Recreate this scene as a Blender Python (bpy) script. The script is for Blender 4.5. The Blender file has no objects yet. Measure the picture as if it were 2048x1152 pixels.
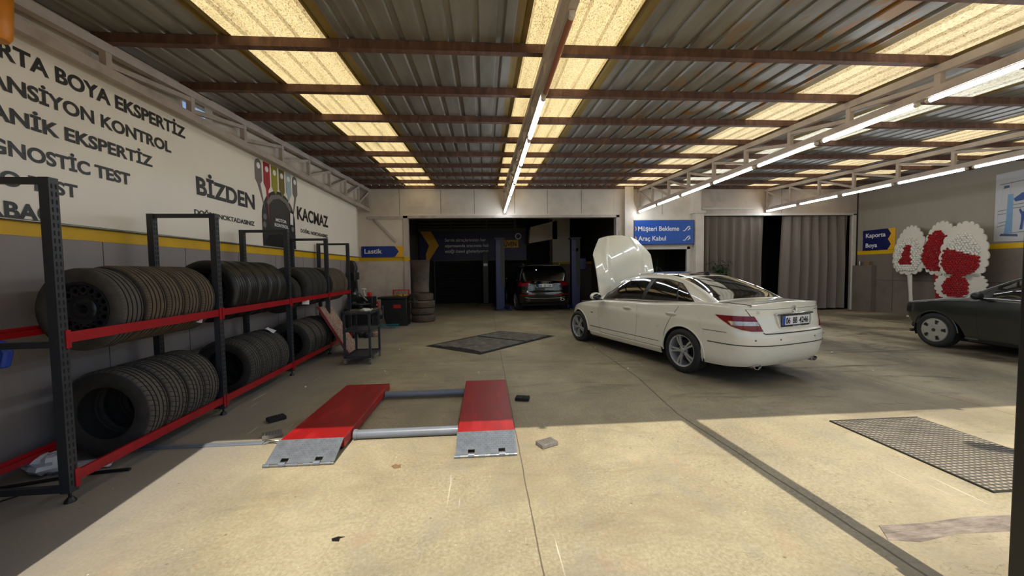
import bpy, math, random
import numpy as np
from mathutils import Vector, Matrix, Euler

random.seed(7)
PI = math.pi
C = bpy.context.scene.collection
scn = bpy.context.scene

# ------------------------------------------------------------------ camera
cam_d = bpy.data.cameras.new('camera')
cam_d.sensor_fit = 'HORIZONTAL'
cam_d.sensor_width = 36.0
cam_d.lens = 36.0 * 760.4 / 2048.0
cam_d.clip_start = 0.05
cam_d.clip_end = 300
cam = bpy.data.objects.new('camera', cam_d)
C.objects.link(cam)
_p, _y, _r = 0.0457204, 0.0709003, 0.0147822      # pitch down, yaw right, roll
_F = Vector((math.sin(_y) * math.cos(_p), math.cos(_y) * math.cos(_p), -math.sin(_p)))
_R = Vector((math.cos(_y), -math.sin(_y), 0))
_D = _F.cross(_R)
_R2 = _R * math.cos(_r) + _D * math.sin(_r)
_D2 = _D * math.cos(_r) - _R * math.sin(_r)
_m = Matrix((( _R2.x, -_D2.x, -_F.x, 0), (_R2.y, -_D2.y, -_F.y, 0), (_R2.z, -_D2.z, -_F.z, 1.5), (0, 0, 0, 1)))
cam.matrix_world = _m
scn.camera = cam

# ------------------------------------------------------------------ sky, sun, exposure
world = bpy.data.worlds.new('sky')
scn.world = world
world.use_nodes = True
_nt = world.node_tree
_bg = _nt.nodes['Background']
_sky = _nt.nodes.new('ShaderNodeTexSky')
_sky.sky_type = 'NISHITA'
_sky.sun_disc = False
_sky.sun_elevation = math.radians(57)
_sky.sun_rotation = math.radians(176)
_sky.altitude = 900
_sky.air_density = 1.0
_sky.dust_density = 2.5
_nt.links.new(_sky.outputs[0], _bg.inputs[0])
SKY_STRENGTH = 0.12
_bg.inputs[1].default_value = SKY_STRENGTH

sun_d = bpy.data.lights.new('sun', 'SUN')
sun_d.energy = 3.85
sun_d.color = (1.0, 0.93, 0.80)
sun_d.angle = math.radians(0.55)
sun = bpy.data.objects.new('sun', sun_d)
C.objects.link(sun)
_el = math.radians(57.2)
_dir = Vector((-0.063, 1.0, 0)).normalized() * math.cos(_el) + Vector((0, 0, -math.sin(_el)))
sun.rotation_euler = _dir.to_track_quat('-Z', 'Y').to_euler()
sun.location = (0, -6, 12)

vs = scn.view_settings
vs.view_transform = 'Standard'
vs.look = 'None'
vs.exposure = 0.36
vs.gamma = 1.0
vs.use_curve_mapping = False
try:
    scn.cycles.use_denoising = True
    scn.cycles.max_bounces = 10
    scn.cycles.diffuse_bounces = 6
    scn.cycles.sample_clamp_indirect = 6.0
    scn.cycles.caustics_reflective = False
    scn.cycles.caustics_refractive = False
except Exception:
    pass

# ------------------------------------------------------------------ materials
def lin(h):
    h = h.lstrip('#')
    o = []
    for i in (0, 2, 4):
        c = int(h[i:i + 2], 16) / 255.0
        o.append(c / 12.92 if c <= 0.04045 else ((c + 0.055) / 1.055) ** 2.4)
    return o

def N(nt, t, **kw):
    n = nt.nodes.new(t)
    for k, v in kw.items():
        setattr(n, k, v)
    return n

def mix_col(nt, fac, a, b, mode='MIX'):
    n = N(nt, 'ShaderNodeMix', data_type='RGBA', blend_type=mode)
    for s, v in ((n.inputs[0], fac), (n.inputs[6], a), (n.inputs[7], b)):
        if hasattr(v, 'links'):
            nt.links.new(v, s)
        elif isinstance(v, (int, float)):
            s.default_value = v
        else:
            s.default_value = (*v, 1) if len(v) == 3 else v
    return n.outputs[2]

def math_n(nt, op, a, b=None, c=None, clamp=False):
    n = N(nt, 'ShaderNodeMath', operation=op)
    n.use_clamp = clamp
    for i, v in enumerate((a, b, c)):
        if v is None:
            continue
        if hasattr(v, 'links'):
            nt.links.new(v, n.inputs[i])
        else:
            n.inputs[i].default_value = v
    return n.outputs[0]

def ramp(nt, fac, lo, hi):
    n = N(nt, 'ShaderNodeMapRange')
    n.clamp = True
    nt.links.new(fac, n.inputs[0])
    n.inputs[1].default_value = lo
    n.inputs[2].default_value = hi
    return n.outputs[0]

def noise(nt, vec, scale, detail=4, rough=0.55, dist=0.0):
    n = N(nt, 'ShaderNodeTexNoise')
    n.inputs['Scale'].default_value = scale
    n.inputs['Detail'].default_value = detail
    n.inputs['Roughness'].default_value = rough
    n.inputs['Distortion'].default_value = dist
    nt.links.new(vec, n.inputs['Vector'])
    return n.outputs[0]

def scaled(nt, vec, s):
    n = N(nt, 'ShaderNodeMapping')
    n.inputs['Scale'].default_value = s
    nt.links.new(vec, n.inputs['Vector'])
    return n.outputs[0]

def new_mat(name):
    m = bpy.data.materials.new(name)
    m.use_nodes = True
    nt = m.node_tree
    return m, nt, nt.nodes['Principled BSDF']

def bump(nt, b, h, strength=0.3, dist=0.01):
    n = N(nt, 'ShaderNodeBump')
    n.inputs['Strength'].default_value = strength
    n.inputs['Distance'].default_value = dist
    nt.links.new(h, n.inputs['Height'])
    nt.links.new(n.outputs[0], b.inputs['Normal'])

def mat(name, col, rough=0.5, metal=0.0, var=0.12, vscale=6.0, bmp=0.0, bscale=40.0, coat=0.0,
        stretch=(1, 1, 1), dirt=None, dirt_amt=0.0, dirt_scale=2.0, rvar=0.1, spec=0.5):
    m, nt, b = new_mat(name)
    c = lin(col) if isinstance(col, str) else list(col)
    tc = N(nt, 'ShaderNodeTexCoord').outputs['Object']
    v = scaled(nt, tc, stretch)
    n1 = noise(nt, v, vscale, 5)
    f = ramp(nt, n1, 0.3, 0.7)
    dark = [x * (1 - var) for x in c]
    lite = [min(1, x * (1 + var)) for x in c]
    out = mix_col(nt, f, dark, lite)
    if dirt is not None:
        d = lin(dirt) if isinstance(dirt, str) else dirt
        n2 = noise(nt, v, dirt_scale, 6, 0.65)
        out = mix_col(nt, math_n(nt, 'MULTIPLY', ramp(nt, n2, 0.5, 0.68), dirt_amt), out, d)
    nt.links.new(out, b.inputs['Base Color'])
    b.inputs['Metallic'].default_value = metal
    b.inputs['Specular IOR Level'].default_value = spec
    if rvar:
        r = N(nt, 'ShaderNodeMapRange')
        nt.links.new(n1, r.inputs[0])
        r.inputs[3].default_value = max(0.02, rough - rvar)
        r.inputs[4].default_value = min(1, rough + rvar)
        nt.links.new(r.outputs[0], b.inputs['Roughness'])
    else:
        b.inputs['Roughness'].default_value = rough
    if coat:
        b.inputs['Coat Weight'].default_value = coat
        b.inputs['Coat Roughness'].default_value = 0.04
    if bmp:
        bump(nt, b, noise(nt, v, bscale, 3), bmp, 0.01)
    return m

def emit(name, col, strength):
    m, nt, b = new_mat(name)
    c = lin(col) if isinstance(col, str) else col
    b.inputs['Base Color'].default_value = (0.8, 0.8, 0.8, 1)
    b.inputs['Emission Color'].default_value = (*c, 1)
    b.inputs['Emission Strength'].default_value = strength
    return m

M = {}
M['beige'] = mat('beige_paint', '#d9cfc4', 0.55, var=0.06, vscale=3, dirt='#6b5f55', dirt_amt=0.25, dirt_scale=1.5)
M['trusspaint'] = mat('truss_paint', '#bdb2ad', 0.5, var=0.1, vscale=8, dirt='#5f4a3e', dirt_amt=0.4, dirt_scale=4)
M['whitepaint'] = mat('white_paint', '#cfc9c0', 0.5, var=0.05)
M['greywall'] = mat('grey_paint', '#918a8b', 0.5, var=0.05, vscale=3, stretch=(1, 1, .3), dirt='#5c5250', dirt_amt=0.3, dirt_scale=1.2)
M['brownwall'] = mat('brown_grey_paint', '#75695f', 0.6, var=0.07, vscale=2, dirt='#4a4039', dirt_amt=0.35, dirt_scale=1.4)
M['taupe'] = mat('taupe_paint', '#c9bbaf', 0.55, var=0.07, vscale=2, dirt='#5a4d45', dirt_amt=0.3, dirt_scale=1.4)
M['greige'] = mat('greige_wall', '#958c7f', 0.6, var=0.05, vscale=2, stretch=(1, 1, .4), dirt='#6d6255', dirt_amt=0.2)
M['yellow'] = mat('yellow_paint', '#d9ac00', 0.5, var=0.08, vscale=5, stretch=(1, 1, .3))
M['purlin'] = mat('rusty_steel', '#5f4338', 0.75, var=0.35, vscale=5, stretch=(3, 1, 1), bmp=0.3, bscale=60, dirt='#8a6b5a', dirt_amt=0.5, dirt_scale=3)
M['rackblack'] = mat('charcoal_steel', '#2b2e34', 0.45, var=0.1, vscale=10)
M['groove'] = mat('tread_groove', '#181614', 0.9, var=0.1)
M['boardedge'] = mat('dull_red_edge', '#8a3a3c', 0.6, var=0.15)
M['slotdark'] = mat('slot_dark', '#08080a', 0.8, var=0.0, rvar=0)
M['rackred'] = mat('red_rack_paint', '#9c0b18', 0.38, var=0.1, vscale=12, dirt='#5c0a10', dirt_amt=0.4, dirt_scale=6)
M['liftred'] = mat('red_lift_paint', '#920e13', 0.45, var=0.15, vscale=5, stretch=(2, .4, 1), dirt='#b8302a', dirt_amt=0.5, dirt_scale=5, bmp=0.03)
M['liftgrey'] = mat('grey_lift_steel', '#70767e', 0.45, metal=0.35, var=0.15, vscale=18)
M['pipegrey'] = mat('grey_pipe_paint', '#6d737c', 0.35, var=0.1, vscale=8)
M['chrome'] = mat('chrome', '#d8d8d8', 0.12, metal=1.0, var=0.02, rvar=0.03)
M['steel'] = mat('bare_steel', '#9a9a98', 0.35, metal=0.9, var=0.1)
M['alloy'] = mat('alloy', '#b9babb', 0.3, metal=0.55, var=0.06)
M['blacksteel'] = mat('black_steel_rim', '#222427', 0.3, var=0.1)
M['plasticgrey'] = mat('grey_hubcap', '#9c988e', 0.4, var=0.08)
M['black'] = mat('black_plastic', '#141414', 0.45, var=0.1)
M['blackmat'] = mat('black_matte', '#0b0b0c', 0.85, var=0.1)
M['unlit_wall'] = mat('unlit_bay_wall', '#141312', 0.8, var=0.1)  # gloom of the unlit bay put into its rear wall and ceiling colour
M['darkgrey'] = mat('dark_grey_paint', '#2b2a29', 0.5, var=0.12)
M['shaded_wall'] = mat('shaded_bay_paint', '#575249', 0.6, var=0.06)  # bay paint darkened so that it carries part of the shade
M['white_v'] = mat('white_vinyl', '#ece6dd', 0.33, var=0.03, vscale=2, bmp=0.06, bscale=2.2)
M['ink'] = mat('black_ink', '#161315', 0.4, var=0.05)
M['greyink'] = mat('grey_ink', '#6d6a68', 0.4, var=0.05)
M['signblue'] = mat('blue_sign', '#0a2f86', 0.4, var=0.05)
M['signbright'] = mat('bright_blue_sign', '#0e4fae', 0.4, var=0.06)
M['darkblue'] = mat('dark_blue_sign', '#0b1350', 0.45, var=0.06)
M['signyellow'] = mat('yellow_sign', '#e0a826', 0.45, var=0.05)
M['signwhite'] = mat('white_lettering', '#e6e6ea', 0.5, var=0.02)
M['carwhite'] = mat('white_car_paint', '#e3dfcf', 0.28, var=0.015, coat=1.0, rvar=0.02)
M['carblack'] = mat('black_car_paint', '#08080a', 0.2, var=0.05, coat=1.0, rvar=0.02)
M['cardark'] = mat('dark_green_grey_car_paint', '#23241f', 0.3, var=0.08, coat=1.0, rvar=0.03)
M['glass'] = mat('dark_glass', '#060707', 0.04, var=0.0, rvar=0, coat=0.6, spec=0.8)
M['smokeglass'] = mat('smoky_glass', '#1b1d1b', 0.04, var=0.0, rvar=0, coat=0.5)
M['lampred'] = mat('red_lamp', '#7a060f', 0.18, var=0.25, vscale=14, coat=0.25, stretch=(.3, .3, 3), rvar=0.03, spec=0.3)
M['lampclear'] = mat('clear_lamp', '#b9b3a8', 0.15, metal=0.4, var=0.25, vscale=40, coat=1.0, rvar=0.05)
M['platewhite'] = mat('plate_white', '#dfe0e2', 0.35, var=0.02)
M['plateblue'] = mat('plate_blue', '#1a4fb0', 0.35, var=0.02)
M['liftblue'] = mat('blue_lift_paint', '#15225c', 0.4, var=0.1)
M['curtain'] = mat('curtain_cloth', '#766b63', 0.8, var=0.06, vscale=30)
M['tool_red'] = mat('tool_red', '#b01c1c', 0.45, var=0.1)
M['teal'] = mat('teal_hose', '#1e6f7c', 0.5, var=0.1)
M['rag'] = mat('white_rag', '#d8d4cc', 0.9, var=0.06, bmp=0.4, bscale=30)
M['plasticbag'] = mat('white_plastic', '#c9cbd2', 0.35, var=0.06, bmp=0.3, bscale=14)
M['orange'] = mat('orange_plastic', '#d9860f', 0.45, var=0.06)
M['bluecloth'] = mat('blue_plastic', '#1d3da0', 0.5, var=0.1, bmp=0.3, bscale=18)
M['rubberblk'] = mat('black_rubber', '#151516', 0.7, var=0.15, vscale=30)
M['gratebed'] = mat('dusty_pit_bed', '#a89c88', 0.85, var=0.25, vscale=5)
M['patch'] = mat('patched_cement', '#8f8377', 0.85, var=0.3, vscale=9, stretch=(1, 3, 1), dirt='#5f544a', dirt_amt=0.8, dirt_scale=5, bmp=0.4, bscale=30)
M['hoodworn'] = mat('worn_brown_plastic', '#4a4038', 0.6, var=0.35, vscale=5, dirt='#1a1816', dirt_amt=0.6, dirt_scale=4)
M['privacy'] = mat('privacy_glass', '#050506', 0.12, var=0.0, rvar=0, spec=0.25)
M['stackty'] = mat('dry_old_rubber', '#55493d', 0.9, var=0.3, vscale=7, dirt='#2a2520', dirt_amt=0.5, dirt_scale=5)
M['pitplate'] = mat('worn_steel_plate', '#5b5750', 0.55, metal=0.1, var=0.45, vscale=4, dirt='#9a958b', dirt_amt=0.7, dirt_scale=7, bmp=0.1)
M['rubbergrey'] = mat('dusty_rubber', '#77726a', 0.85, var=0.2, vscale=30)
M['flower_red'] = mat('red_flowers', '#960c15', 0.85, var=0.3, vscale=30)
M['flower_white'] = mat('white_flowers', '#d9d4cb', 0.7, var=0.12, vscale=30)
M['foam'] = mat('white_board', '#cdc6bb', 0.7, var=0.04)
M['leaf'] = mat('leaf_green', '#35472a', 0.6, var=0.3, vscale=5)
M['pot'] = mat('clay_pot', '#3c3531', 0.7, var=0.1)
M['paper'] = mat('poster_paper', '#b9b9bd', 0.5, var=0.03)
M['inkblue'] = mat('poster_blue_ink', '#2a4a8c', 0.5, var=0.1)
M['inklight'] = mat('poster_light_blue', '#6f93b8', 0.5, var=0.1)
M['inkline'] = mat('poster_line_ink', '#4a5670', 0.5, var=0.1)
M['gold'] = mat('orange_ochre', '#b9832c', 0.5, var=0.1)
M['olive'] = mat('olive_ink', '#8f8a1a', 0.4, var=0.08)
M['khaki'] = mat('khaki_ink', '#6b5d22', 0.4, var=0.08)
M['paleblue'] = mat('pale_blue_ink', '#9db2bc', 0.4, var=0.06)
M['redink'] = mat('red_ink', '#a3122c', 0.4, var=0.08)
M['cardboard'] = mat('cardboard', '#7d6244', 0.8, var=0.1)
M['lapstrip'] = mat('olive_lap', '#8a7540', 0.6, var=0.25, vscale=6, stretch=(3, .4, 1))
M['tube_on'] = emit('lit_tube', (0.86, 0.94, 1.0), 30.0)
M['tube_off'] = mat('unlit_tube', '#a5694f', 0.3, var=0.08, vscale=3)
M['tubecap'] = mat('tube_cap', '#d6cfc6', 0.4, var=0.05)
M['spot'] = emit('lit_inspection_lamp', (1, 1, 0.95), 6.0)

def mat_panel(name, red):
    m, nt, b = new_mat(name)
    tc = N(nt, 'ShaderNodeTexCoord').outputs['Object']
    n = noise(nt, tc, 26, 4, 0.7)
    out = mix_col(nt, ramp(nt, n, .47, .62), lin('#8f7d6c'), lin('#7c3a34'))
    n2 = noise(nt, tc, 60, 2, 0.7)
    out = mix_col(nt, ramp(nt, n2, .6, .66), out, lin('#cfc0ac'))
    nt.links.new(out, b.inputs['Base Color'])
    b.inputs['Roughness'].default_value = 0.7
    return m
M['mottled'] = mat_panel('mottled_red_panel', True)

def mat_concrete():
    m, nt, b = new_mat('concrete_floor')
    g = N(nt, 'ShaderNodeNewGeometry').outputs['Position']
    sep = N(nt, 'ShaderNodeSeparateXYZ')
    nt.links.new(g, sep.inputs[0])
    X, Y = sep.outputs[0], sep.outputs[1]
    base = mix_col(nt, ramp(nt, noise(nt, g, 1.1, 8, 0.62), .32, .70), lin('#867a5c'), lin('#aea27f'))
    fine = noise(nt, g, 48, 6, 0.75)
    base = mix_col(nt, ramp(nt, fine, .38, .66), base, mix_col(nt, 0.5, base, lin('#cdc3ab')))
    blot = noise(nt, g, .45, 7, .66, .4)
    base = mix_col(nt, math_n(nt, 'MULTIPLY', ramp(nt, blot, .46, .62), .7), base, lin('#85785f'))
    gry = noise(nt, scaled(nt, g, (1, .7, 1)), 2.6, 8, .7, .8)
    base = mix_col(nt, math_n(nt, 'MULTIPLY', ramp(nt, gry, .5, .64), .4), base, lin('#918a7c'))
    pink = noise(nt, scaled(nt, g, (1.3, 1, 1)), 1.7, 6, .7)
    base = mix_col(nt, math_n(nt, 'MULTIPLY', ramp(nt, pink, .58, .68), .3), base, lin('#b08a6c'))
    # pale scoured zone towards the open front and right
    pale = math_n(nt, 'MULTIPLY', ramp(nt, noise(nt, g, .8, 6, .6), .4, .7), ramp(nt, X, 1.5, 3.5))
    base = mix_col(nt, math_n(nt, 'MULTIPLY', pale, .5), base, lin('#c3b59c'))
    # oil and tyre grime; its inward grading also paints in some shade
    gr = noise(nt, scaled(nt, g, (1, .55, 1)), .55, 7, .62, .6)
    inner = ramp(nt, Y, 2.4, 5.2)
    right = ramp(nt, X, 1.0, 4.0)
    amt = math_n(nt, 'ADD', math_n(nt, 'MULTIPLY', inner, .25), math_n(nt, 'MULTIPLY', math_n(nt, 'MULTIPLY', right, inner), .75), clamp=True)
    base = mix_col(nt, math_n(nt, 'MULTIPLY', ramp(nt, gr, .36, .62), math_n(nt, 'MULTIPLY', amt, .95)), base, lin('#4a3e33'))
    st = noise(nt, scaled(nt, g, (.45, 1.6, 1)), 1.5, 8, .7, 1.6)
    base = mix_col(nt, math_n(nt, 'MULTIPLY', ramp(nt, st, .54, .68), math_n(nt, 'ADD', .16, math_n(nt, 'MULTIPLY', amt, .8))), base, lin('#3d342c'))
    # cool grey by the rack: sky-tinted shade put into the cement colour
    lf = math_n(nt, 'SUBTRACT', 1.0, ramp(nt, X, -2.5, -1.5))
    base = mix_col(nt, math_n(nt, 'MULTIPLY', lf, .75), base, lin('#837f7c'))
    # specks and blotches
    vo = N(nt, 'ShaderNodeTexVoronoi')
    vo.inputs['Scale'].default_value = 5.5
    nt.links.new(g, vo.inputs['Vector'])
    base = mix_col(nt, math_n(nt, 'MULTIPLY', math_n(nt, 'LESS_THAN', vo.outputs['Distance'], .045), .55), base, lin('#55463b'))
    vo2 = N(nt, 'ShaderNodeTexVoronoi')
    vo2.inputs['Scale'].default_value = 7.3
    nt.links.new(g, vo2.inputs['Vector'])
    base = mix_col(nt, math_n(nt, 'MULTIPLY', math_n(nt, 'LESS_THAN', vo2.outputs['Distance'], .03), .7), base, lin('#e6dfd2'))
    # slab joints
    wob = math_n(nt, 'MULTIPLY', math_n(nt, 'SUBTRACT', noise(nt, g, 2.2, 4), .5), .03)
    def joint(coord, at, w):
        d = math_n(nt, 'ABSOLUTE', math_n(nt, 'ADD', math_n(nt, 'SUBTRACT', coord, at), wob))
        return math_n(nt, 'LESS_THAN', d, w)
    js = [joint(X, .262, .0045), joint(math_n(nt, 'SUBTRACT', math_n(nt, 'ADD', X, math_n(nt, 'MULTIPLY', ramp(nt, Y, 3.7, 5.0), -.13)), math_n(nt, 'MULTIPLY', math_n(nt, 'MAXIMUM', math_n(nt, 'SUBTRACT', 3.77, Y), 0.0), .07)), 1.95, .008), joint(Y, 6.1, .005), joint(X, 5.2, .005), joint(Y, 10.2, .006)]
    tot = js[0]
    for j in js[1:]:
        tot = math_n(nt, 'MAXIMUM', tot, j)
    base = mix_col(nt, math_n(nt, 'MULTIPLY', tot, .75), base, lin('#4c4135'))
    # hairline cracks
    cw = noise(nt, scaled(nt, g, (1, 2.0, 1)), .8, 6, .6)
    ck = math_n(nt, 'LESS_THAN', math_n(nt, 'ABSOLUTE', math_n(nt, 'SUBTRACT', cw, .5)), .0018)
    ck = math_n(nt, 'MULTIPLY', ck, ramp(nt, X, .9, 1.6))
    base = mix_col(nt, math_n(nt, 'MULTIPLY', ck, .38), base, lin('#5c4f3a'))
    # light drag scratches
    mp = N(nt, 'ShaderNodeMapping')
    mp.inputs['Rotation'].default_value = (0, 0, .55)
    mp.inputs['Scale'].default_value = (26, .9, 1)
    nt.links.new(g, mp.inputs['Vector'])
    sc = ramp(nt, noise(nt, mp.outputs[0], 1.6, 2, .5), .69, .72)
    sc = math_n(nt, 'MULTIPLY', sc, ramp(nt, noise(nt, g, .7, 2), .5, .6))
    base = mix_col(nt, math_n(nt, 'MULTIPLY', sc, .55), base, lin('#e9e0cb'))
    nt.links.new(base, b.inputs['Base Color'])
    rr = N(nt, 'ShaderNodeMapRange')
    nt.links.new(gr, rr.inputs[0])
    rr.inputs[3].default_value = .8
    rr.inputs[4].default_value = .42
    nt.links.new(rr.outputs[0], b.inputs['Roughness'])
    h = math_n(nt, 'ADD', math_n(nt, 'MULTIPLY', fine, .5), math_n(nt, 'ADD', noise(nt, g, 90, 3), math_n(nt, 'MULTIPLY', tot, -2.0)))
    bump(nt, b, h, .25, .006)
    return m
M['concrete'] = mat_concrete()

def mat_roof():
    m, nt, b = new_mat('galvanised_roof')
    g = N(nt, 'ShaderNodeNewGeometry').outputs['Position']
    sep = N(nt, 'ShaderNodeSeparateXYZ')
    nt.links.new(g, sep.inputs[0])
    v = scaled(nt, g, (3, .5, 1))
    base = mix_col(nt, ramp(nt, noise(nt, v, 2.2, 5), .3, .7), lin('#7d7a74'), lin('#a09d96'))
    sp = noise(nt, g, 40, 3, .8)
    base = mix_col(nt, ramp(nt, sp, .68, .74), base, lin('#a8a8a2'))
    ru = noise(nt, scaled(nt, g, (1.6, .7, 1)), 2.6, 6, .6)
    zone = math_n(nt, 'MULTIPLY', ramp(nt, sep.outputs[0], 1.9, 3.2), math_n(nt, 'LESS_THAN', sep.outputs[0], 5.2))
    base = mix_col(nt, math_n(nt, 'MULTIPLY', ramp(nt, ru, .53, .57), math_n(nt, 'MULTIPLY', zone, .85)), base, lin('#a8752a'))
    nt.links.new(base, b.inputs['Base Color'])
    b.inputs['Metallic'].default_value = .3
    b.inputs['Roughness'].default_value = .45
    return m
M['roof'] = mat_roof()

def mat_skylight(name, col):
    m, nt, b = new_mat(name)
    g = N(nt, 'ShaderNodeNewGeometry').outputs['Position']
    v = scaled(nt, g, (1, .35, 1))
    n = noise(nt, v, 130, 4, .8)
    n2 = noise(nt, scaled(nt, g, (3, .25, 1)), 3, 5, .6)
    sp = math_n(nt, 'MULTIPLY', ramp(nt, n, .50, .62), .75)
    sp = math_n(nt, 'ADD', sp, math_n(nt, 'MULTIPLY', ramp(nt, n2, .5, .75), .25), clamp=True)
    c = mix_col(nt, sp, lin(col), lin('#a08a58'))
    tr = N(nt, 'ShaderNodeBsdfTranslucent')
    nt.links.new(c, tr.inputs[0])
    df = N(nt, 'ShaderNodeBsdfDiffuse')
    nt.links.new(c, df.inputs[0])
    mx = N(nt, 'ShaderNodeMixShader')
    mx.inputs[0].default_value = .22
    nt.links.new(tr.outputs[0], mx.inputs[1])
    nt.links.new(df.outputs[0], mx.inputs[2])
    nt.links.new(mx.outputs[0], nt.nodes['Material Output'].inputs[0])
    nt.nodes.remove(b)
    return m
M['sky_yellow'] = mat_skylight('yellowed_fibreglass', '#fff4d4')
M['sky_cream'] = mat_skylight('cream_fibreglass', '#fff6de')
M['sky_clear'] = mat_skylight('pale_fibreglass', '#fcfcf4')

def mat_tyre(name, tread, side, nb, skew, rough, radius=.33, ymin=.012, duty=.16):
    """rubber with sipes cut across the tread; object space, axle along Y"""
    m, nt, b = new_mat(name)
    tc = N(nt, 'ShaderNodeTexCoord').outputs['Object']
    sep = N(nt, 'ShaderNodeSeparateXYZ')
    nt.links.new(tc, sep.inputs[0])
    x, y, z = sep.outputs
    ang = math_n(nt, 'ARCTAN2', z, x)
    rad = math_n(nt, 'SQRT', math_n(nt, 'ADD', math_n(nt, 'MULTIPLY', x, x), math_n(nt, 'MULTIPLY', z, z)))
    mask = ramp(nt, rad, radius - .022, radius - .012)
    ph = math_n(nt, 'ADD', math_n(nt, 'MULTIPLY', ang, nb / (2 * PI)), math_n(nt, 'MULTIPLY', y, skew))
    fr = math_n(nt, 'FRACT', ph)
    sipe = math_n(nt, 'LESS_THAN', fr, duty)
    edge = ramp(nt, math_n(nt, 'ABSOLUTE', y), ymin, ymin + .012)
    sipe = math_n(nt, 'MULTIPLY', math_n(nt, 'MULTIPLY', sipe, mask), edge)
    n = noise(nt, tc, 14, 5)
    tcol = mix_col(nt, ramp(nt, n, .3, .7), [c * .75 for c in lin(tread)], [c * 1.2 for c in lin(tread)])
    scol = mix_col(nt, ramp(nt, n, .35, .75), lin(side), [c * 1.6 for c in lin(side)])
    col = mix_col(nt, mask, scol, tcol)
    col = mix_col(nt, math_n(nt, 'MULTIPLY', sipe, .85), col, (.006, .006, .006))
    nt.links.new(col, b.inputs['Base Color'])
    b.inputs['Roughness'].default_value = rough
    bump(nt, b, math_n(nt, 'SUBTRACT', math_n(nt, 'MULTIPLY', n, .2), sipe), .6, .004)
    return m
M['ty_brown'] = mat_tyre('dusty_brown_tyre', '#574b3d', '#2a2724', 84, 3.0, .85, .328, .055, .13)
M['ty_smooth'] = mat_tyre('smooth_grey_tyre', '#4a4845', '#3d3a36', 70, 3.0, .8, .325, .07, .1)
M['ty_black'] = mat_tyre('shiny_black_tyre', '#1a1817', '#161413', 60, 4.0, .42)
M['ty_block'] = mat_tyre('blocky_grey_tyre', '#514c46', '#2a2826', 50, 9.0, .85, .355)
M['ty_grey'] = mat_tyre('worn_grey_tyre', '#45413c', '#262422', 56, -6.0, .85)
M['ty_worn'] = mat_tyre('dry_brown_tyre', '#423a32', '#332e29', 40, 2.0, .9)
M['ty_car'] = mat_tyre('car_tyre', '#2c2b29', '#1d1c1b', 64, 8.0, .75, .318)
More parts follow.
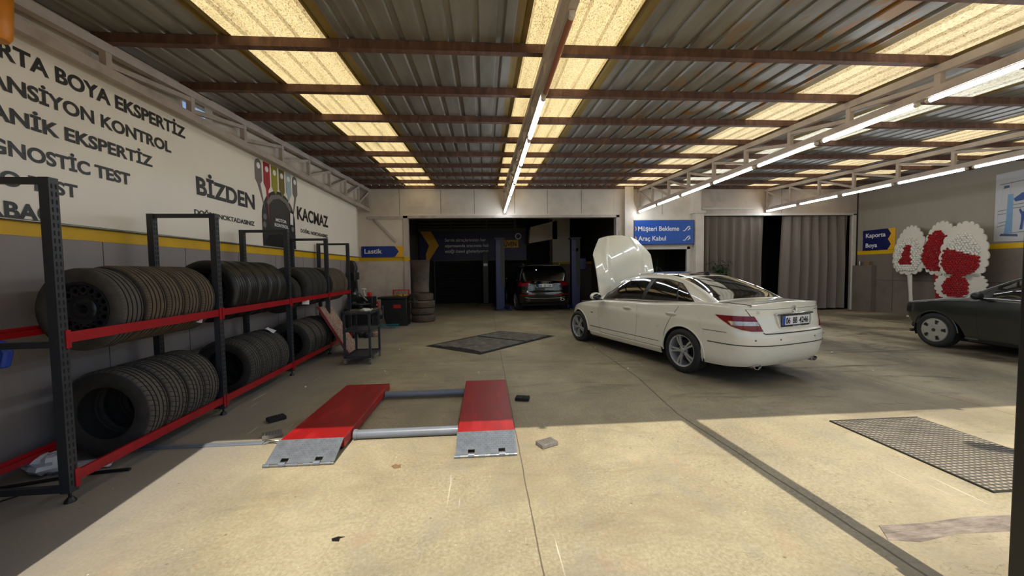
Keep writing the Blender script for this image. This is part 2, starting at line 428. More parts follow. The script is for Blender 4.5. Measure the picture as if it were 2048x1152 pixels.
# ------------------------------------------------------------------ mesh helpers
class MB:
    def __init__(s):
        s.v, s.f, s.m = [], [], []
    def add(s, verts, faces, mi=0):
        o = len(s.v)
        s.v += [tuple(p) for p in verts]
        s.f += [tuple(i + o for i in f) for f in faces]
        s.m += [mi] * len(faces)
        return s
    def boxmm(s, a, b, mi=0):
        x0, y0, z0 = a
        x1, y1, z1 = b
        v = [(x0, y0, z0), (x1, y0, z0), (x1, y1, z0), (x0, y1, z0), (x0, y0, z1), (x1, y0, z1), (x1, y1, z1), (x0, y1, z1)]
        f = [(3, 2, 1, 0), (4, 5, 6, 7), (0, 1, 5, 4), (1, 2, 6, 5), (2, 3, 7, 6), (3, 0, 4, 7)]
        return s.add(v, f, mi)
    def box(s, c, d, rot=None, mi=0):
        h = [x / 2 for x in d]
        t = MB().boxmm([-x for x in h], h)
        vs_ = [Vector(p) for p in t.v]
        if rot is not None:
            R_ = rot if isinstance(rot, Matrix) else Euler(rot).to_matrix()
            vs_ = [R_ @ p for p in vs_]
        return s.add([p + Vector(c) for p in vs_], t.f, mi)
    def bar(s, p0, p1, w, h, mi=0, up=(0, 0, 1)):
        p0, p1 = Vector(p0), Vector(p1)
        d = p1 - p0
        L = d.length
        d.normalize()
        u = Vector(up)
        if abs(d.dot(u)) > .99:
            u = Vector((0, 1, 0))
        sx = d.cross(u).normalized()
        uz = sx.cross(d)
        R_ = Matrix((sx, d, uz)).transposed()
        return s.box((p0 + p1) / 2, (w, L, h), R_, mi)
    def cyl(s, p0, p1, r0, r1=None, seg=16, caps=True, mi=0):
        p0, p1 = Vector(p0), Vector(p1)
        r1 = r0 if r1 is None else r1
        d = (p1 - p0).normalized()
        a = d.orthogonal().normalized()
        b = d.cross(a)
        v, f = [], []
        for k in range(seg):
            t = 2 * PI * k / seg
            o = a * math.cos(t) + b * math.sin(t)
            v += [p0 + o * r0, p1 + o * r1]
        for k in range(seg):
            i, j = 2 * k, 2 * ((k + 1) % seg)
            f.append((i, j, j + 1, i + 1))
        if caps:
            f.append(tuple(2 * k for k in range(seg))[::-1])
            f.append(tuple(2 * k + 1 for k in range(seg)))
        return s.add(v, f, mi)
    def tube(s, pts, r, seg=8, mi=0):
        pts = [Vector(p) for p in pts]
        rs = r if isinstance(r, (list, tuple)) else [r] * len(pts)
        v, f = [], []
        a = None
        for i, p in enumerate(pts):
            d = (pts[min(i + 1, len(pts) - 1)] - pts[max(i - 1, 0)]).normalized()
            a = d.orthogonal().normalized() if a is None else (a - d * a.dot(d)).normalized()
            b = d.cross(a)
            for k in range(seg):
                t = 2 * PI * k / seg
                v.append(p + (a * math.cos(t) + b * math.sin(t)) * rs[i])
        for i in range(len(pts) - 1):
            for k in range(seg):
                k2 = (k + 1) % seg
                f.append((i * seg + k, i * seg + k2, (i + 1) * seg + k2, (i + 1) * seg + k))
        f.append(tuple(range(seg))[::-1])
        f.append(tuple((len(pts) - 1) * seg + k for k in range(seg)))
        return s.add(v, f, mi)
    def prism(s, poly, fn, d, mi=0):
        """poly of 2-d points (ccw), fn(a, b, depth) -> 3-d"""
        n = len(poly)
        v = [fn(a, b, 0) for a, b in poly] + [fn(a, b, d) for a, b in poly]
        f = [tuple(range(n)), tuple(range(2 * n - 1, n - 1, -1))]
        for i in range(n):
            j = (i + 1) % n
            f.append((i, i + n, j + n, j))
        return s.add(v, f, mi)
    def lathe(s, prof, axis='Z', seg=32, closed=False, mi=0, c=(0, 0, 0)):
        """prof = [(r, h)]"""
        n = len(prof)
        v, f = [], []
        for k in range(seg):
            t = 2 * PI * k / seg
            ct, st = math.cos(t), math.sin(t)
            for r, h in prof:
                p = (r * ct, r * st, h) if axis == 'Z' else ((r * ct, h, r * st) if axis == 'Y' else (h, r * ct, r * st))
                v.append((p[0] + c[0], p[1] + c[1], p[2] + c[2]))
        for k in range(seg):
            k2 = (k + 1) % seg
            for i in range(n if closed else n - 1):
                j = (i + 1) % n
                f.append((k * n + i, k2 * n + i, k2 * n + j, k * n + j))
        return s.add(v, f, mi)
    def grid(s, rows, mi=0, wrap=False):
        n = len(rows[0])
        v = [p for r in rows for p in r]
        f = []
        for i in range(len(rows) - 1):
            for k in range(n if wrap else n - 1):
                k2 = (k + 1) % n
                f.append((i * n + k, i * n + k2, (i + 1) * n + k2, (i + 1) * n + k))
        return s.add(v, f, mi)
    def ball(s, c, r, seg=12, rings=8, sc=(1, 1, 1), mi=0):
        rows = []
        for i in range(rings + 1):
            ph = PI * i / rings
            rows.append([(c[0] + r * sc[0] * math.sin(ph) * math.cos(2 * PI * k / seg), c[1] + r * sc[1] * math.sin(ph) * math.sin(2 * PI * k / seg), c[2] + r * sc[2] * math.cos(ph)) for k in range(seg)])
        return s.grid(rows, mi, True)
    def build(s, name, mats, parent=None, loc=(0, 0, 0), rot=(0, 0, 0), bevel=0.0, sharp=38, flat=False, fixn=True):
        me = bpy.data.meshes.new(name)
        me.from_pydata(s.v, [], s.f)
        if not isinstance(mats, (list, tuple)):
            mats = [mats]
        for m in mats:
            me.materials.append(M[m] if isinstance(m, str) else m)
        me.polygons.foreach_set('material_index', s.m)
        me.update()
        if fixn:
            import bmesh
            bm = bmesh.new()
            bm.from_mesh(me)
            bmesh.ops.recalc_face_normals(bm, faces=bm.faces)
            bm.to_mesh(me)
            bm.free()
        if not flat:
            me.polygons.foreach_set('use_smooth', [True] * len(me.polygons))
            me.set_sharp_from_angle(angle=math.radians(sharp))
        o = bpy.data.objects.new(name, me)
        C.objects.link(o)
        if parent is not None:
            o.parent = parent
        o.location = loc
        o.rotation_euler = rot
        if bevel:
            b = o.modifiers.new('bevel', 'BEVEL')
            b.width = bevel
            b.segments = 2
            b.limit_method = 'ANGLE'
            b.angle_limit = math.radians(40)
        return o

def tag(o, label, cat, group=None, kind=None):
    o['label'] = label
    o['category'] = cat
    if group:
        o['group'] = group
    if kind:
        o['kind'] = kind
    return o

def thing(name, label, cat, loc=(0, 0, 0), rz=0.0, group=None, rot=None):
    o = bpy.data.objects.new(name, None)
    o.empty_display_size = .1
    C.objects.link(o)
    o.location = loc
    o.rotation_euler = rot if rot is not None else (0, 0, rz)
    return tag(o, label, cat, group)

def struct(o, label=None):
    o['kind'] = 'structure'
    if label:
        o['label'] = label
    return o

def copy_tree(o, parent=None):
    c = o.copy()
    C.objects.link(c)
    if parent is not None:
        c.parent = parent
    for ch in list(o.children):
        copy_tree(ch, c)
    return c

def text_mb(body, h, bold=0.0, width=None, fn=None, mi=0, mb=None, spacing=1.0):
    """flat lettering; cap height h, optional total width; fn(x, y) -> 3-d"""
    cu = bpy.data.curves.new('lettering', 'FONT')
    cu.body = body
    cu.size = 1.0
    cu.offset = bold
    cu.space_character = spacing
    cu.resolution_u = 6
    o = bpy.data.objects.new('lettering', cu)
    C.objects.link(o)
    dg = bpy.context.evaluated_depsgraph_get()
    me = bpy.data.meshes.new_from_object(o.evaluated_get(dg))
    vs_ = [tuple(v.co) for v in me.vertices]
    fs_ = [tuple(p.vertices) for p in me.polygons]
    bpy.data.objects.remove(o)
    bpy.data.curves.remove(cu)
    bpy.data.meshes.remove(me)
    x0 = min(v[0] for v in vs_)
    x1 = max(v[0] for v in vs_)
    sy = h / 0.729
    sx = sy if width is None else width / (x1 - x0)
    mb = mb or MB()
    return mb.add([fn((v[0] - x0) * sx, v[1] * sy) for v in vs_], fs_, mi)

# ------------------------------------------------------------------ the setting
def zroof(y):
    return 4.16 - .0474 * (12.1 - y)
Y0R, Y1R = 1.33, 12.095          # roof from the open front edge to the back wall
XL, XR = -3.62, 12.6

o = MB().boxmm((-30, -30, -.2), (34, 19.2, 0)).build('floor', 'concrete')
struct(o)

# left wall: grey dado, off-white above, an unglazed gap under the eave
m = MB()
yb = [1.0, 4.95, 5.55, 12.1]
YE = 11.3                                 # the wall steps back beside the last roof bay
m.boxmm((XL - .1, 1.0, 0), (XL, YE, 1.9), 0)
m.boxmm((XL - .1, 1.0, 1.9), (XL, YE, 3.46), 1)
m.boxmm((-4.1, YE, 0), (-4.0, 12.1, 1.9), 0)
m.boxmm((-4.1, YE, 1.9), (-4.0, 12.1, 4.1), 2)
m.boxmm((-4.1, YE - .1, 0), (XL - .1, YE, 4.0), 2)
for a, b in ((1.0, 4.98), (5.5, YE)):
    m.add([(XL - .1, a, 3.46), (XL, a, 3.46), (XL, b, 3.46), (XL - .1, b, 3.46), (XL - .1, a, zroof(a)), (XL, a, zroof(a)), (XL, b, zroof(b)), (XL - .1, b, zroof(b))],
          [(3, 2, 1, 0), (4, 5, 6, 7), (0, 1, 5, 4), (1, 2, 6, 5), (2, 3, 7, 6), (3, 0, 4, 7)], 2)
for k in range(10):
    y = 1.9 + k * 1.0
    m.boxmm((XL - .001, y - .003, 0.02), (XL + .0015, y + .003, 1.88), 3)
struct(m.build('wall_left', ['greywall', 'whitepaint', 'beige', 'darkgrey']))
# unseen pier added left of the open front to cast the shadow edge
struct(MB().boxmm((-4.6, 1.22, 0), (-2.34, 1.4, 3.72)).build('wall_front', 'brownwall'))

m = MB()
m.boxmm((XL, 1.4, 1.83), (XL + .004, 11.3, 1.955))
struct(m.build('trim_1', 'yellow'))

# back wall with the service bay opening, the office door and the curtained bay
YB = 12.1
m = MB()
zt = 4.5
m.boxmm((-4.1, YB, 0), (-2.45, YB + .15, 1.85), 1)
m.boxmm((-4.1, YB, 1.85), (-2.45, YB + .15, zt), 0)
m.boxmm((-2.45, YB, 3.2), (4.32, YB + .15, zt), 0)
m.boxmm((4.32, YB, 0), (5.0, YB + .15, zt), 0)
m.boxmm((5.0, YB, 2.14), (6.68, YB + .15, zt), 0)
m.boxmm((6.68, YB, 0), (7.14, YB + .15, zt), 0)
m.boxmm((7.14, YB, 3.24), (12.6, YB + .15, zt), 2)
m.boxmm((12.5, YB, 0), (12.6, YB + .15, 3.24), 2)
for x in (-1.33, -.29, .98, 2.03, 3.13):
    m.boxmm((x - .006, YB - .002, 3.3), (x + .006, YB, 4.05), 3)
for x in (-2.6, 5.8, 9.9):
    m.boxmm((x - .005, YB - .002, 3.25), (x + .005, YB, 4.1), 3)
for a, b in ((-2.3, -1.4), (-1.24, -.36), (-.2, .9), (1.08, 1.95), (2.1, 3.06), (3.2, 4.2)):
    for (p, q) in (((a, 3.32), (b, 3.33)), ((a, 4.03), (b, 4.04)), ((a, 3.33), (a + .012, 4.03)), ((b - .012, 3.33), (b, 4.03))):
        m.boxmm((p[0], YB - .005, p[1]), (q[0], YB, q[1]), 0)
struct(m.build('wall_back', ['beige', 'taupe', 'taupe', 'darkgrey']))

m = MB()                                   # white jamb and head of the service bay opening
m.boxmm((-2.5, YB - .03, 0), (-2.36, YB + .2, 3.24))
m.boxmm((-2.5, YB - .03, 3.17), (4.36, YB + .2, 3.25))
m.boxmm((4.26, YB - .03, 0), (4.36, YB + .2, 3.24))
struct(m.build('trim_2', 'trusspaint'))
m = MB()
m.boxmm((-4.0, YB - .006, 1.85), (-2.36, YB - .002, 1.97))
m.boxmm((-2.5, YB - .04, 1.85), (-2.356, YB + .204, 1.97))
struct(m.build('trim_3', 'yellow'))
m = MB()                                   # flat frame and brace above the tyre sign
m.boxmm((-3.56, YB - .05, 3.14), (-2.5, YB, 3.23))
m.bar((-3.35, YB - .03, 3.13), (-2.72, YB - .03, 2.45), .05, .07)
struct(m.build('trim_4', 'trusspaint'))
m = MB()                                   # two pilasters
m.boxmm((4.5, YB - .16, 0), (4.78, YB, 4.12))
struct(m.build('column_1', 'beige'))
m = MB()
m.boxmm((6.83, YB - .2, 0), (7.1, YB, 3.27))
m.boxmm((6.72, YB - .2, 3.27), (7.0, YB, 4.12))
struct(m.build('column_2', 'beige'))
m = MB()
m.boxmm((6.7, YB - .25, 3.26), (7.14, YB - .0, 3.34))
m.boxmm((7.1, YB - .06, 3.4), (8.9, YB - .01, 3.46))
m.boxmm((7.1, YB - .06, 3.2), (12.52, YB, 3.27))
m.boxmm((12.42, YB - .06, 0), (12.52, YB, 3.24))
m.boxmm((6.62, YB - .05, 0), (6.72, YB, 2.2))
m.boxmm((4.95, YB - .05, 2.12), (6.72, YB, 2.2))
struct(m.build('trim_5', 'whitepaint'))

# right wall
m = MB()
m.boxmm((XR, 1.0, 0), (XR + .1, 12.3, 1.88), 0)
m.boxmm((XR, 1.0, 1.88), (XR + .1, 12.3, 4.2), 1)
m.boxmm((XR - .0015, 1.4, 1.02), (XR, 11.5, 1.032), 2)
m.boxmm((XR - .0015, 10.9, .05), (XR, 10.91, 1.5), 2)
m.boxmm((XR - .002, 12.05, .1), (XR, 12.1, 4.1), 2)
struct(m.build('wall_right', ['brownwall', 'greige', 'darkgrey']))
struct(MB().boxmm((XR - .005, 1.4, 1.86), (XR, 12.05, 1.98)).build('trim_6', 'yellow'))

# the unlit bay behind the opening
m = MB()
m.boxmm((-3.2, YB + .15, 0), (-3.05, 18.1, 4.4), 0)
struct(m.build('wall_bay_left', 'shaded_wall'))
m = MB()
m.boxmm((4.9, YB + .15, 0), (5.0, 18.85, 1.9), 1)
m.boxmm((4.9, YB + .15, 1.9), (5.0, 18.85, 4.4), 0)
struct(m.build('wall_bay_right', ['shaded_wall', 'brownwall']))
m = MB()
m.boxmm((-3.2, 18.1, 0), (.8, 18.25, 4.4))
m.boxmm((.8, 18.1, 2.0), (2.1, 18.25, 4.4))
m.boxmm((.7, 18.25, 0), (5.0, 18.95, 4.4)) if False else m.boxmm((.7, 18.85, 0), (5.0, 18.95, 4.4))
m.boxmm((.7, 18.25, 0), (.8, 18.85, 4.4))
struct(m.build('wall_rear', 'unlit_wall'))
struct(MB().boxmm((-3.2, YB + .15, 4.4), (5.0, 18.95, 4.5)).build('ceiling_bay', 'unlit_wall'))
m = MB()                                   # light rail over the banner, post at its end
m.boxmm((-3.05, 17.95, 3.36), (2.0, 18.08, 3.5))
m.boxmm((1.4, 17.93, 3.5), (1.52, 18.08, 4.1))
m.boxmm((-2.4, 17.97, 1.98), (2.0, 18.08, 2.03))
struct(m.build('trim_7', 'shaded_wall'))
lo = thing('louvre_panel', 'dark horizontal louvres above the long blue banner in the unlit bay', 'louvre', (-.8, 18.0, 3.5))
for k in range(4):
    MB().box((0, 0, .1 + k * .15), (4.4, .05, .075), (.5, 0, 0)).build('slat', 'shaded_wall', lo)
for a in (-.78, .88):
    MB().boxmm((a, -.05, 0), (a + .06, .0, .6)).build('mullion', 'shaded_wall', lo)
m = MB()                                   # white boxed stair parapet and pier
m.prism([(2.02, 2.72), (3.1, 2.9), (3.32, 2.9), (3.32, 3.75), (2.1, 3.45)], lambda a, b, d: (a, 17.2 + d, b), .8)
m.boxmm((3.1, 17.2, 1.85), (3.9, 18.0, 3.9))
struct(m.build('stair_parapet', 'beige'))
struct(MB().boxmm((3.1, 17.19, 1.75), (4.9, 17.2, 1.86)).build('trim_8', 'yellow'))
struct(MB().boxmm((3.1, 17.19, 0), (4.9, 18.0, 1.76)).build('wall_pier', 'brownwall'))
shut = thing('roller_shutter', 'closed black roller shutter below the long blue banner', 'shutter', (-.85, 17.95, 0))
m = MB()
for k in range(16):
    m.boxmm((-1.45, 0, .02 + k * .12), (1.45, .03, .12 + k * .12))
m.build('curtain_slats', 'blackmat', shut, bevel=.008)
for a in (-1.51, 1.45):
    MB().boxmm((a, -.03, 0), (a + .06, .05, 1.98)).build('guide_rail', 'darkgrey', shut)

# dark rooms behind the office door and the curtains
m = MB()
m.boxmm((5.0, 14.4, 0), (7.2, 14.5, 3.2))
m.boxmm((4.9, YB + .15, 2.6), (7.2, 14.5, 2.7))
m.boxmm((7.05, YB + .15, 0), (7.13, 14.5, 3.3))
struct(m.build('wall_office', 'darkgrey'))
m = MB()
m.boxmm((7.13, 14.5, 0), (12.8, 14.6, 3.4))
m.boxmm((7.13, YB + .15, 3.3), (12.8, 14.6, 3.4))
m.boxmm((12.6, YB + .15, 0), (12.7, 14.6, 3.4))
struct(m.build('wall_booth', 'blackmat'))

# roof: ribbed metal sheets and fibreglass skylight strips
def roof_sheet(x0, x1, y0, y1, dz=0.0, lap=0.0):
    pr_ = []
    k0 = math.floor(x0 / .24)
    k = k0
    while k * .24 < x1 + .01:
        b = k * .24
        for dx, h in ((0, 0), (.15, 0), (.165, .034), (.215, .034), (.23, 0)):
            x = b + dx
            if x0 <= x <= x1:
                pr_.append((x, h))
        k += 1
    if not pr_ or pr_[0][0] > x0 + .001:
        pr_.insert(0, (x0, 0))
    if pr_[-1][0] < x1 - .001:
        pr_.append((x1, 0))
    ny = max(2, int((y1 - y0) / 1.0))
    rows = []
    for i in range(ny + 1):
        y = y0 + (y1 - y0) * i / ny
        rows.append([(x, y, zroof(y) + h + dz) for x, h in pr_])
    top = [[(x, y, z + .0012) for x, y, z in r] for r in rows]
    return MB().grid(rows).grid(top)

sky_x = [(-2.49, -1.36, 'sky_yellow', 'yellowed ribbed skylight strip nearest the lettered left wall'),
         (.32, 1.51, 'sky_yellow', 'yellowed ribbed skylight strip above the middle roof truss'),
         (4.09, 5.24, 'sky_cream', 'cream ribbed skylight strip on the rust-stained side of the truss over the sedan'),
         (5.79, 6.94, 'sky_clear', 'pale ribbed skylight strip right of the truss over the sedan'),
         (8.46, 9.6, 'sky_cream', 'cream ribbed skylight strip over the truss nearest the right wall'),
         (10.46, 11.54, 'sky_cream', 'cream ribbed skylight strip closest to the right wall')]
for (a, b, mm, lab) in sky_x:
    o = roof_sheet(a + .13, b - .13, Y0R, Y1R, 0).build('skylight_panel', mm, fixn=False)
    tag(o, lab, 'skylight', 'ribbed skylight strips')
    for q0, q1 in ((a + .001, a + .13), (b - .13, b - .001)):
        roof_sheet(q0, q1, Y0R, Y1R, 0).build('side_lap', 'lapstrip', o, fixn=False)
edges = [XL - .4] + [v for s in sky_x for v in (s[0], s[1])] + [XR + .4]
for i in range(0, len(edges), 2):
    mbs = roof_sheet(edges[i], edges[i + 1], Y0R, 8.1, 0)
    t = roof_sheet(edges[i], edges[i + 1], 7.95, Y1R, -.003)
    mbs.add(t.v, t.f)
    struct(mbs.build('ceiling', 'roof', fixn=False))
# fascia that closes the front edge of the roof
struct(MB().boxmm((XL - .4, Y0R - .05, zroof(Y0R) - .12), (XR + .4, Y0R, zroof(Y0R) + .05)).build('trim_9', 'trusspaint'))

# purlins
PY = [1.86, 2.88, 3.91, 4.94, 5.95, 7.0, 8.02, 9.05, 10.05, 11.05, 11.98]
for k, y in enumerate(PY):
    z = zroof(y) - .006
    m = MB()
    m.boxmm((XL + .02, y - .02, z - .085), (XR - .02, y + .02, z - .0))
    m.boxmm((XL + .02, y - .025, z - .09), (XR - .02, y + .05, z - .082))
    o = m.build('roof_purlin', 'purlin')
    nth = ['at the open front edge', 'second from the open front', 'third from the open front', 'fourth from the open front', 'fifth from the open front', 'sixth from the open front', 'fifth from the back wall', 'fourth from the back wall', 'third from the back wall', 'second from the back wall', 'tight against the back wall'][k]
    tag(o, 'rusty brown steel roof purlin, ' + nth, 'purlin', 'rusty roof purlins')

# trusses
ZC0, ZC1 = 3.365, 3.455
def truss(X, lab, wid=.075, off=0):
    t = thing('roof_truss', lab, 'truss', (X, 0, 0), 0, 'roof trusses')
    m = MB()
    a, b = 1.34, YB - .02
    w = wid / 2
    za, zb = zroof(a) - .1, zroof(b) - .1
    m.add([(-w, a, za - .085), (w, a, za - .085), (w, b, zb - .085), (-w, b, zb - .085), (-w, a, za), (w, a, za), (w, b, zb), (-w, b, zb)],
          [(3, 2, 1, 0), (4, 5, 6, 7), (0, 1, 5, 4), (1, 2, 6, 5), (2, 3, 7, 6), (3, 0, 4, 7)])
    m.build('top_chord', 'trusspaint', t)
    MB().boxmm((-w + .005, a, ZC0), (w - .005, b, ZC1)).build('bottom_chord', 'trusspaint', t)
    ys = PY[2:]
    for i, y in enumerate(ys):
        z1 = zroof(y) - .185
        MB().boxmm((-w * .8, y - .03, ZC1), (w * .8, y + .03, z1)).build('web_post', 'trusspaint', t)
        if i > 0:
            yp = ys[i - 1]
            MB().bar((0, y - .03, z1 - .03), (0, yp + .03, ZC1 + .03), .05, .05).build('diagonal', 'trusspaint', t)
    return t
truss(-3.5, 'beige steel roof truss running along the lettered left wall')
truss(.66, 'beige steel roof truss down the middle, with the part-unlit tube row')
truss(5.0, 'beige steel roof truss over the white sedan')
truss(9.32, 'beige steel roof truss nearest the right wall')

# fluorescent tubes under three trusses
def tube_lamp(x, y, on):
    r = bpy.data.objects.new('tube_light', None)
    C.objects.link(r)
    r.location = (x, y, ZC0)
    MB().boxmm((-.022, -.62, -.012), (.022, .62, 0)).build('housing', 'tubecap', r)
    rows = [[(.024 * math.cos(t), yy, -.03 + .024 * math.sin(t)) for t in [2 * PI * k / 12 for k in range(12)]] for yy in (-.59, .59)]
    MB().grid(rows, 0, True).build('diffuser', 'tube_on' if on else 'tube_off', r)
    for s in (-1, 1):
        MB().cyl((0, s * .59, -.03), (0, s * .63, -.03), .026, .024, 12).build('end_cap', 'tubecap', r)
    return r
on_lamp = tube_lamp(0, 0, True)
off_lamp = tube_lamp(0, 0, False)
rowname = {.66: 'middle truss', 5.0: 'truss over the white sedan', 9.32: 'truss nearest the right wall'}
ords = ['nearest the back wall', 'second from the back wall', 'third from the back wall', 'fourth from the back wall', 'fifth from the back wall', 'sixth from the back wall', 'seventh from the back wall', 'eighth from the back wall']
first = {True: on_lamp, False: off_lamp}
fresh = {True: True, False: True}
for X in (.66, 5.0, 9.32):
    for k in range(7 if X > 1 else 7):
        on = not (X == .66 and k == 6)
        y = 12.05 - .64 - 1.335 * k
        if fresh[on]:
            r = first[on]
            fresh[on] = False
        else:
            r = copy_tree(first[on])
        r.location = (X, y, ZC0)
        tag(r, ('lit white tube light under the %s, %s' if on else 'unlit brownish tube light under the %s, %s') % (rowname[X], ords[k]), 'lamp', 'tube lights under the trusses')

# black front pillar on the right
pl = thing('column_front', 'black steel pillar at the right edge of the open front', 'pillar', (2.125, 1.24, 0))
pl['kind'] = 'structure'
MB().boxmm((-.075, -.075, 0), (.075, .075, 3.5)).build('shaft', 'black', pl, bevel=.006)
m = MB()
m.cyl((-.09, -.02, .55), (-.09, -.02, .68), .012, seg=8)
m.boxmm((-.1, -.035, .54), (-.07, -.005, .56)).boxmm((-.1, -.035, .67), (-.07, -.005, .69))
m.build('latch', 'black', pl)
# ------------------------------------------------------------------ tyre rack
rack = thing('tyre_rack', 'long charcoal steel rack with red beams holding two rows of tyres along the lettered wall', 'rack', (-2.79, 2.68, 0), .0245)
RY = [0, 1.555, 3.09, 4.56, 5.75]
for k, y in enumerate(RY):
    for x in (0, -.6):
        m = MB()
        m.boxmm((x - .03, y - .03, .07), (x + .03, y + .03, 2.14), 0)
        for q in range(40):
            z = .12 + q * .05
            for dx in (-.013, .013):
                m.boxmm((x + .0295, y + dx - .004, z), (x + .0315, y + dx + .004, z + .03), 1)
        po = m.build('post', ['rackblack', 'slotdark'], rack)
        MB().cyl((x, y, .03), (x, y, .07), .009, seg=8).lathe([(0, 0), (.032, 0), (.03, .012), (.014, .034), (0, .036)], 'Z', 14, c=(x, y, 0)).build('foot', 'black', po)
    for z in (.09, 1.06, 2.12):
        MB().boxmm((-.57, y - .018, z - .02), (-.03, y + .018, z + .02)).build('crossbar', 'rackblack', rack)
for z in (1.1, .165):
    for k in range(4):
        a, b = RY[k] + .03, RY[k + 1] - .03
        for x, s in ((.008, -1), (-.608, 1)):
            m = MB()
            # stepped box beam: high outer lip, ledge towards the tyres
            m.prism([(-.02, -.035), (.02, -.035), (.02, .01), (0, .01), (0, .035), (-.02, .035)] if s > 0 else [(-.02, -.035), (.02, -.035), (.02, .035), (0, .035), (0, .01), (-.02, .01)],
                    lambda u, w, d, x=x, a=a, z=z: (x + u, a + d, z + w), b - a)
            bo = m.build('beam', 'rackred', rack)
            for yy in (a - .012, b + .004):
                MB().boxmm((x - .026, yy, z - .075), (x + .026, yy + .008, z + .055)).boxmm((x + .026 * (1 if s < 0 else -1) - .003, yy - .012, z - .07), (x + .026 * (1 if s < 0 else -1) + .003, yy + .02, z + .05)).build('hook_plate', 'rackred', bo)

# ------------------------------------------------------------------ tyres
def tyre_profile(R, w, rr, grooves=(-.58, -.2, .2, .58), gd=.008):
    h = w / 2
    p = [(rr, -.80 * h), (rr + .012, -.9 * h), (rr + (R - rr) * .35, -.99 * h), (rr + (R - rr) * .6, -1.0 * h), (R - .03, -.93 * h), (R - .012, -.85 * h), (R - .004, -.76 * h)]
    for g in grooves:
        c, e = g * h, .0046
        p += [(R - .001, c - e - .001), (R - gd, c - e + .002), (R - gd, c + e - .002), (R - .001, c + e + .001)]
    p += [(R - .004, .76 * h), (R - .012, .85 * h), (R - .03, .93 * h), (rr + (R - rr) * .6, h), (rr + (R - rr) * .35, .99 * h), (rr + .012, .9 * h), (rr, .8 * h),
          (rr + .004, .66 * h), (rr + .02, .7 * h), (rr + (R - rr) * .5, .9 * h), (R - .03, .72 * h), (R - .022, 0), (R - .03, -.72 * h), (rr + (R - rr) * .5, -.9 * h), (rr + .02, -.7 * h), (rr + .004, -.66 * h)]
    return p

def tyre_mesh(R, w, rr, mm, seg=72, parent=None, name='tyre', c=(0, 0, 0)):
    m = MB().lathe(tyre_profile(R, w, rr), 'Y', seg, True, c=c)
    n = len(tyre_profile(R, w, rr))
    dark = set()
    for g in range(4):
        dark |= {7 + 4 * g, 8 + 4 * g, 9 + 4 * g}
    m.m = [1 if (q % n) in dark else 0 for q in range(len(m.f))]
    return m.build(name, [mm, 'groove'], parent, sharp=50)

def steel_wheel(parent):
    """pressed steel disc wheel seen on its outer (-Y) side"""
    rr, h = .205, .09
    w_ = MB().lathe([(rr, -h), (rr + .008, -h - .004), (rr + .006, -h + .012), (rr - .012, -h + .03), (rr - .02, h - .03), (rr, h), (rr - .006, h), (rr - .028, h - .03), (rr - .02, -h + .03), (rr - .008, -h)], 'Y', 56, True)
    ob = w_.build('rim', 'blacksteel', parent)
    m = MB()
    ring = []
    nh = 16
    # disc with a ring of oval ventilation holes
    m.lathe([(.034, -.062), (.05, -.068), (.072, -.064), (.085, -.05), (.105, -.052), (.117, -.058)], 'Y', 48)
    for k in range(nh):
        t0 = 2 * PI * k / nh
        pts_o, pts_i = [], []
        for q in range(12):
            a = 2 * PI * q / 12
            # square-ish cell outline and the oval hole inside it
            ca, sa = math.cos(a), math.sin(a)
            mxx = max(abs(ca), abs(sa))
            cu, cv = ca / mxx, sa / mxx
            ru = .151 + cu * .034
            tu = t0 + cv * PI / nh
            pts_o.append((ru * math.cos(tu), -.058 + (ru - .117) * .05, ru * math.sin(tu)))
            ru = .151 + ca * .019
            tu = t0 + sa * PI / nh * .62
            pts_i.append((ru * math.cos(tu), -.056 + (ru - .117) * .05, ru * math.sin(tu)))
        inn = [(x, y + .012, z) for x, y, z in pts_i]
        v = pts_o + pts_i + inn
        f = []
        for q in range(12):
            r = (q + 1) % 12
            f.append((q, r, 12 + r, 12 + q))
            f.append((12 + q, 12 + r, 24 + r, 24 + q))
        m.add(v, f)
    m.lathe([(.034, -.062), (.032, -.02), (.0, -.018)], 'Y', 24)
    for k in range(5):
        t = 2 * PI * k / 5 + .3
        m.cyl((.056 * math.cos(t), -.076, .056 * math.sin(t)), (.056 * math.cos(t), -.06, .056 * math.sin(t)), .008, seg=8)
    m.build('disc', 'blacksteel', ob, fixn=True)
    return ob

